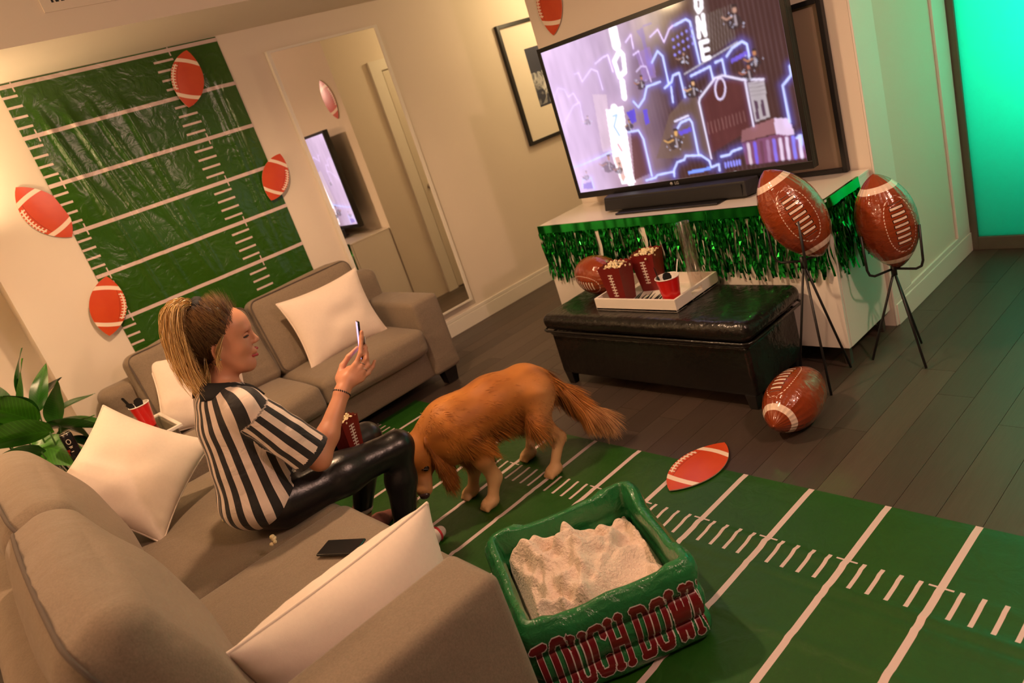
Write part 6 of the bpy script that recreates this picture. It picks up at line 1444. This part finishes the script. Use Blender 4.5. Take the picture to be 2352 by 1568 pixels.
for (A, Hh, T, mt, nm) in ((RA, RH, RT, SOCK, 'sock'), (LA, LH, LT, SOCKB, 'sock')):
    pr = inflate([('c', A+np.array((0, 0, .02)), Hh, .034, .034, .03), ('c', Hh, Hh+(T-Hh)*.6, .034, .034, .02), ('c', Hh+(T-Hh)*.6, T, .036, .022, .02)], .0035)
    Fd, lo = sdf_field(pr, (.88, A[1]-.15, -.01), (1.25, A[1]+.18, .28), .005); V, Q = nets(Fd, lo, .005); V = smooth_mesh(V, Q, 2, .5); so = npobj(nm, V, Q, mt, wm)
    if mt is SOCK:
        d_ = norm(T-Hh); a1 = norm(np.cross(d_, (0, 0, 1))); a2 = np.cross(d_, a1); c_ = Hh+(T-Hh)*.90
        obj('toe_stripe', tube([c_+(a1*math.cos(a)+a2*math.sin(a))*.0285 for a in np.linspace(0, 2*math.pi, 24, endpoint=False)], .006, 6, True), SOCKR, so)
    else:
        obj('sock_cuff', tube([A+np.array((.043*math.cos(a), .043*math.sin(a), .012)) for a in np.linspace(0, 2*math.pi, 24, endpoint=False)], .011, 8, True), SOCK, so)
# phone in her hand
pho = thing('held_phone', 'black phone with a round grip held up in the woman\'s hand', 'phone', tuple(PC))
Mx = frame3(PC, PR, PU_, PN)
obj('phone_case', xf(rbox((-PHW, -PHH, -.0042), (PHW, PHH, .0042), .004, n=6), Mx), PHONE, pho)
SCRP = M('phone_screen', (.01, .01, .012), .1, emit=(.62, .48, 1.0), estr=1.2)
obj('phone_screen', xf(box((-PHW+.003, -PHH+.004, -.0048), (PHW-.003, PHH-.004, -.0041)), Mx), SCRP, pho, smooth=False)
obj('round_grip', join(xf(lathe([(.001, 0), (.010, 0), (.010, .012), (.019, .013), (.019, .016), (.001, .016)], (-.012, -.006, .0042), 28), Mx)), WHITEPL, pho)
# popcorn box on her lap
t0 = rotm('Y', 4)@rotm('Z', 18); popcorn_box((.985, 2.660, .495), t0, 'maroon football popcorn box held on the woman\'s lap', 'popcorn filling the box on the woman\'s lap', .16, .033, .047, (1, 3))

# ------------------------------------------------------------------ dog
FURM = bpy.data.materials.new('golden_fur'); FURM.use_nodes = True; t = NT(FURM); b = t.n['Principled BSDF']; t.l.new(t.attr('Col').outputs['Color'], b.inputs['Base Color']); b.inputs['Roughness'].default_value = .55; b.inputs['Specular IOR Level'].default_value = .35
dg = thing('dog', 'golden long-haired dog sniffing the mat beside the woman\'s knee', 'dog', (1.55, 2.52, .004))
DS = 1.2; SK = np.array((1.212, 2.605, .348)); NS = np.array((1.152, 2.545, .230)); hd = norm(NS-SK)
hx = hd; hy = norm(np.cross((0, 0, 1), hx)); hz_ = np.cross(hx, hy); HD = np.stack([hx, hy, hz_], 1)
def dp(x, y, z): return SK+HD@np.array((x, y, z))*DS
trunk = [('e', (1.405, 2.560, .385), (.150, .112, .132), None, .06), ('c', (1.43, 2.555, .395), (1.60, 2.515, .405), .120, .116, .06), ('c', (1.60, 2.515, .405), (1.745, 2.475, .400), .116, .108, .06), ('e', (1.765, 2.470, .395), (.105, .108, .100), None, .05),
         ('c', (1.36, 2.565, .425), (1.262, 2.600, .385), .088, .072, .06), ('e', (1.335, 2.562, .330), (.075, .075, .085), None, .05)]
headd = [('e', dp(-.004, 0, .006), (.070, .066, .062), HD, .03), ('c', dp(.040, 0, -.012), dp(.112, 0, -.014), .040, .030, .022), ('c', dp(.050, 0, -.032), dp(.100, 0, -.036), .022, .016, .012), ('e', dp(.040, -.026, .020), (.022, .018, .016), HD, .015), ('e', dp(.040, .026, .020), (.022, .018, .016), HD, .015),
         ('c', dp(-.01, -.030, -.020), dp(.035, -.028, -.022), .036, .026, .02), ('c', dp(-.01, .030, -.020), dp(.035, .028, -.022), .036, .026, .02)]
headd = [(p[0], p[1], p[2], p[3]*DS, p[4]*DS, p[5]) if p[0] == 'c' else (p[0], p[1], tuple(np.array(p[2])*DS), *p[3:]) for p in headd]
legd = []
def leg(pts, rad, k=.03):
    for i in range(len(pts)-1): legd.append(('c', pts[i], pts[i+1], rad[i], rad[i+1], k))
leg([(1.415, 2.485, .345), (1.432, 2.478, .230), (1.458, 2.480, .118), (1.418, 2.482, .045)], [.062, .042, .029, .025])
leg([(1.430, 2.632, .345), (1.455, 2.642, .230), (1.476, 2.650, .118), (1.436, 2.651, .045)], [.062, .042, .029, .025])
leg([(1.760, 2.410, .375), (1.705, 2.388, .265), (1.785, 2.378, .145), (1.712, 2.377, .045)], [.085, .052, .026, .022])
leg([(1.780, 2.525, .375), (1.735, 2.575, .265), (1.818, 2.600, .145), (1.770, 2.610, .045)], [.085, .052, .026, .022])
for x, y in ((1.393, 2.483), (1.412, 2.651), (1.695, 2.376), (1.752, 2.611)):
    legd.append(('e', (x+.002, y, .027), (.047, .035, .027), None, .012))
    for s in (-.016, 0, .016): legd.append(('c', (x-.015, y+s, .022), (x-.036, y+s*1.25, .014), .0115, .0105, .008))
tail = [('c', (1.845, 2.445, .415), (1.905, 2.405, .315), .034, .028, .03), ('c', (1.905, 2.405, .315), (1.945, 2.345, .215), .028, .024, .02), ('c', (1.945, 2.345, .215), (1.99, 2.285, .175), .024, .014, .02)]
hD = .0055; Fd, lo = sdf_field(trunk+headd+legd+tail, (1.02, 2.2, .0), (2.05, 2.80, .60), hD); V, Q = nets(Fd, lo, hD); V = smooth_mesh(V, Q, 2, .5)
V[:, 2] = np.maximum(V[:, 2], .0045)
gold_d, red_d, pale_d = np.array((.52, .20, .034)), np.array((.36, .110, .015)), np.array((.60, .36, .17))
def coat(V):
    n1 = vnoise(V*9, 2)*.5+.5; n2 = vnoise(V*40, 5)*.5+.5
    low = np.clip((.27-V[:, 2])/.14, 0, 1); n3 = vnoise(V*np.array([7, 28, 28]), 9)*.5+.5; c = (red_d+(gold_d-red_d)*(n1*.5+n2*.2+n3*.3)[:, None])*(.72+.5*n3)[:, None]; c = c*(1-low[:, None])+pale_d*low[:, None]
    haunch = np.exp(-(((V[:, 0]-1.765)/.07)**2+((V[:, 2]-.33)/.10)**2))*(V[:, 1] < 2.46); c = c*(1-.55*haunch[:, None])+pale_d*.55*haunch[:, None]
    ml = np.linalg.norm(V-dp(.09, 0, -.03), axis=1); k = np.clip(1.4-ml/.06, 0, 1)[:, None]; return c*(1-.8*k)+pale_d*.8*k
bd = npobj('body', V, Q, FURM, dg); color_attr(bd, coat(V))
# ears, eyes, nose
for s, nm in ((1, 'ear'), (-1, 'ear')):
    e0 = dp(-.022, s*.056, .036)+np.array((.008, 0, .012)); e1_ = e0+np.array((.014, .006, -.100))+hy*s*.030; e2_ = e0+np.array((.006, 0, -.190))+hy*s*.030
    Fd, lo = sdf_field([('c', e0, e1_, .036, .060, .02), ('c', e1_, e2_, .060, .048, .02)], e0-np.array((.12, .12, .29)), e0+np.array((.14, .12, .09)), .005)
    Ve, Qe = nets(Fd, lo, .005); mid_ = (e0+e2_)/2; out = norm(hy*s+np.array((-.15, -.25, .1)))
    dd = (Ve-mid_)@out; Ve = Ve-out*(dd*.66)[:, None]; eo = npobj(nm, Ve, Qe, FURM, dg); color_attr(eo, (red_d*.65+gold_d*.12)*(.8+.5*(vnoise(Ve*60, 3)*.5+.5))[:, None])
    ii = RNG.integers(0, len(Ve), 2600); Nn = vnormals(Ve, Qe)[ii]; P = Ve[ii]; D = np.tile(np.array((.02, -.02, -1.)), (len(P), 1))+RNG.normal(0, .12, (len(P), 3))+Nn*.15
    tl = np.clip((e0[2]-P[:, 2])/.17, 0, 1); Cc = (red_d+(gold_d-red_d)*RNG.random((len(P), 1))*.5)*RNG.uniform(.55, 1.1, (len(P), 1))
    Vr, Qr, Cr = ribbons(P, D, .018+.030*tl*RNG.random(len(P)), np.full(len(P), .0016), Nn*.004+np.array((0, 0, -.004)), 3, Cc); ef = npobj('ear_fur', Vr, Qr, FURM, eo); color_attr(ef, Cr); ef['kind'] = 'stuff'
NOSEM = M('dog_nose', (.035, .016, .014), .3, var=.1, vscale=60); DEYE = M('dog_eye', (.012, .006, .004), .06, var=.05, vscale=60)
Fd, lo = sdf_field([('e', dp(.136, 0, -.004), (.017, .022, .016), HD, .01), ('e', dp(.132, 0, -.016), (.009, .007, .009), HD, .01)], dp(.14, 0, -.01)-.05, dp(.14, 0, -.01)+.05, .0025); Vn, Qn = nets(Fd, lo, .0025); npobj('nose', Vn, Qn, NOSEM, dg)
for s in (-1, 1):
    e = obj('eye', lathe([(max(.001, .0145*math.sin(a)), .0145*math.cos(a)) for a in np.linspace(math.pi, 0, 11)], tuple(dp(.050, s*.032, .026)), 16), DEYE, dg)
    obj('eye_rim', tube([dp(.056+.002*math.cos(a), s*(.032+.0125*math.cos(a)), .036+.0035*math.sin(a)) for a in np.linspace(0, math.pi, 9)], .0018, 6), NOSEM, e)
obj('mouth', tube([dp(.130, 0, -.032), dp(.108, -.020, -.036), dp(.080, -.032, -.034), dp(.060, -.038, -.026)], .0022, 6), NOSEM, dg)
# coat of hair
N = vnormals(V, Q)
area_w = np.ones(len(V)); Ld = (V-SK)@HD/DS; head_near = (np.linalg.norm(V-SK, axis=1) < .125) & (Ld[:, 0] > -.05); muz = Ld[:, 0] > .035; paw = V[:, 2] < .06; legz = (V[:, 2] < .22)
area_w[muz] = 0; area_w[paw] = .35; area_w[V[:, 0] > 1.87] = 5; area_w[(V[:, 2] < .32) & (V[:, 2] > .2)] *= 1.6
ii = RNG.choice(len(V), 46000, p=area_w/area_w.sum()); P = V[ii]; Nn = N[ii]
flow = np.tile(np.array((.80, -.12, -.45)), (len(P), 1)); flow[P[:, 0] < 1.36] = (.55, .05, -.60); flow[(P[:, 2] < .24)] = (.25, 0, -1); flow[P[:, 0] > 1.86] = (.30, -.22, -.92)
down = np.clip(-Nn[:, 2]*.7+.35, 0, 1); flow = flow+np.array((0, 0, -1.))*down[:, None]*.8
clump = np.stack([vnoise(P*38+k*17, 30+k) for k in range(3)], 1); D = flow-Nn*np.sum(flow*Nn, 1)[:, None]*.85+Nn*(.07+.16*(P[:, 2:3] < .36))+clump*.22+RNG.normal(0, .08, P.shape)
ln = np.full(len(P), .024); ln = np.where(P[:, 2] < .33, .036, ln); bel = (P[:, 2] < .33) & (P[:, 2] > .19) & (P[:, 0] > 1.3) & (P[:, 0] < 1.72) & (Nn[:, 2] < .2); ln = np.where(bel, .075, ln)
chest = (P[:, 0] < 1.40) & (P[:, 0] > 1.29) & (P[:, 2] < .38) & (P[:, 2] > .2); ln = np.where(chest, .042, ln); ln = np.where((P[:, 0] < 1.33), np.minimum(ln, .022), ln); ln = np.where(P[:, 2] < .19, .013, ln); ln = np.where(head_near[ii] | muz[ii], .008, ln); tl = P[:, 0] > 1.87; ln = np.where(tl & (P[:, 2] > .11), .105, ln)
rear = (P[:, 0] > 1.80) & (P[:, 0] < 1.87) & (P[:, 2] < .36) & (P[:, 2] > .2); ln = np.where(rear, .06, ln); haun = (np.abs(P[:, 0]-1.75) < .08) & (P[:, 1] < 2.43) & (P[:, 2] > .2); ln = np.where(haun, .014, ln)
ln = np.where(np.linalg.norm(P-SK, axis=1) < .17, np.minimum(ln, .013), ln); ln = ln*RNG.uniform(.55, 1.15, len(P)); Cc = coat(P)*RNG.uniform(.72, 1.35, (len(P), 1))*(1+.22*clump[:, :1])
low_p = P[:, 2]-ln*.9; ln = np.where(low_p < .012, np.maximum(.006, (P[:, 2]-.012)), ln)
Vr, Qr, Cr = ribbons(P-Nn*.001, D, ln, RNG.uniform(.0016, .0036, len(P)), np.array((0, 0, -1.))*(ln*.28)[:, None], 3, Cc, Nn+RNG.normal(0, .25, Nn.shape)); Vr[:, 2] = np.maximum(Vr[:, 2], .007)
fu = npobj('fur_coat', Vr, Qr, FURM, dg); color_attr(fu, np.clip(Cr, 0, 1)); fu['kind'] = 'stuff'
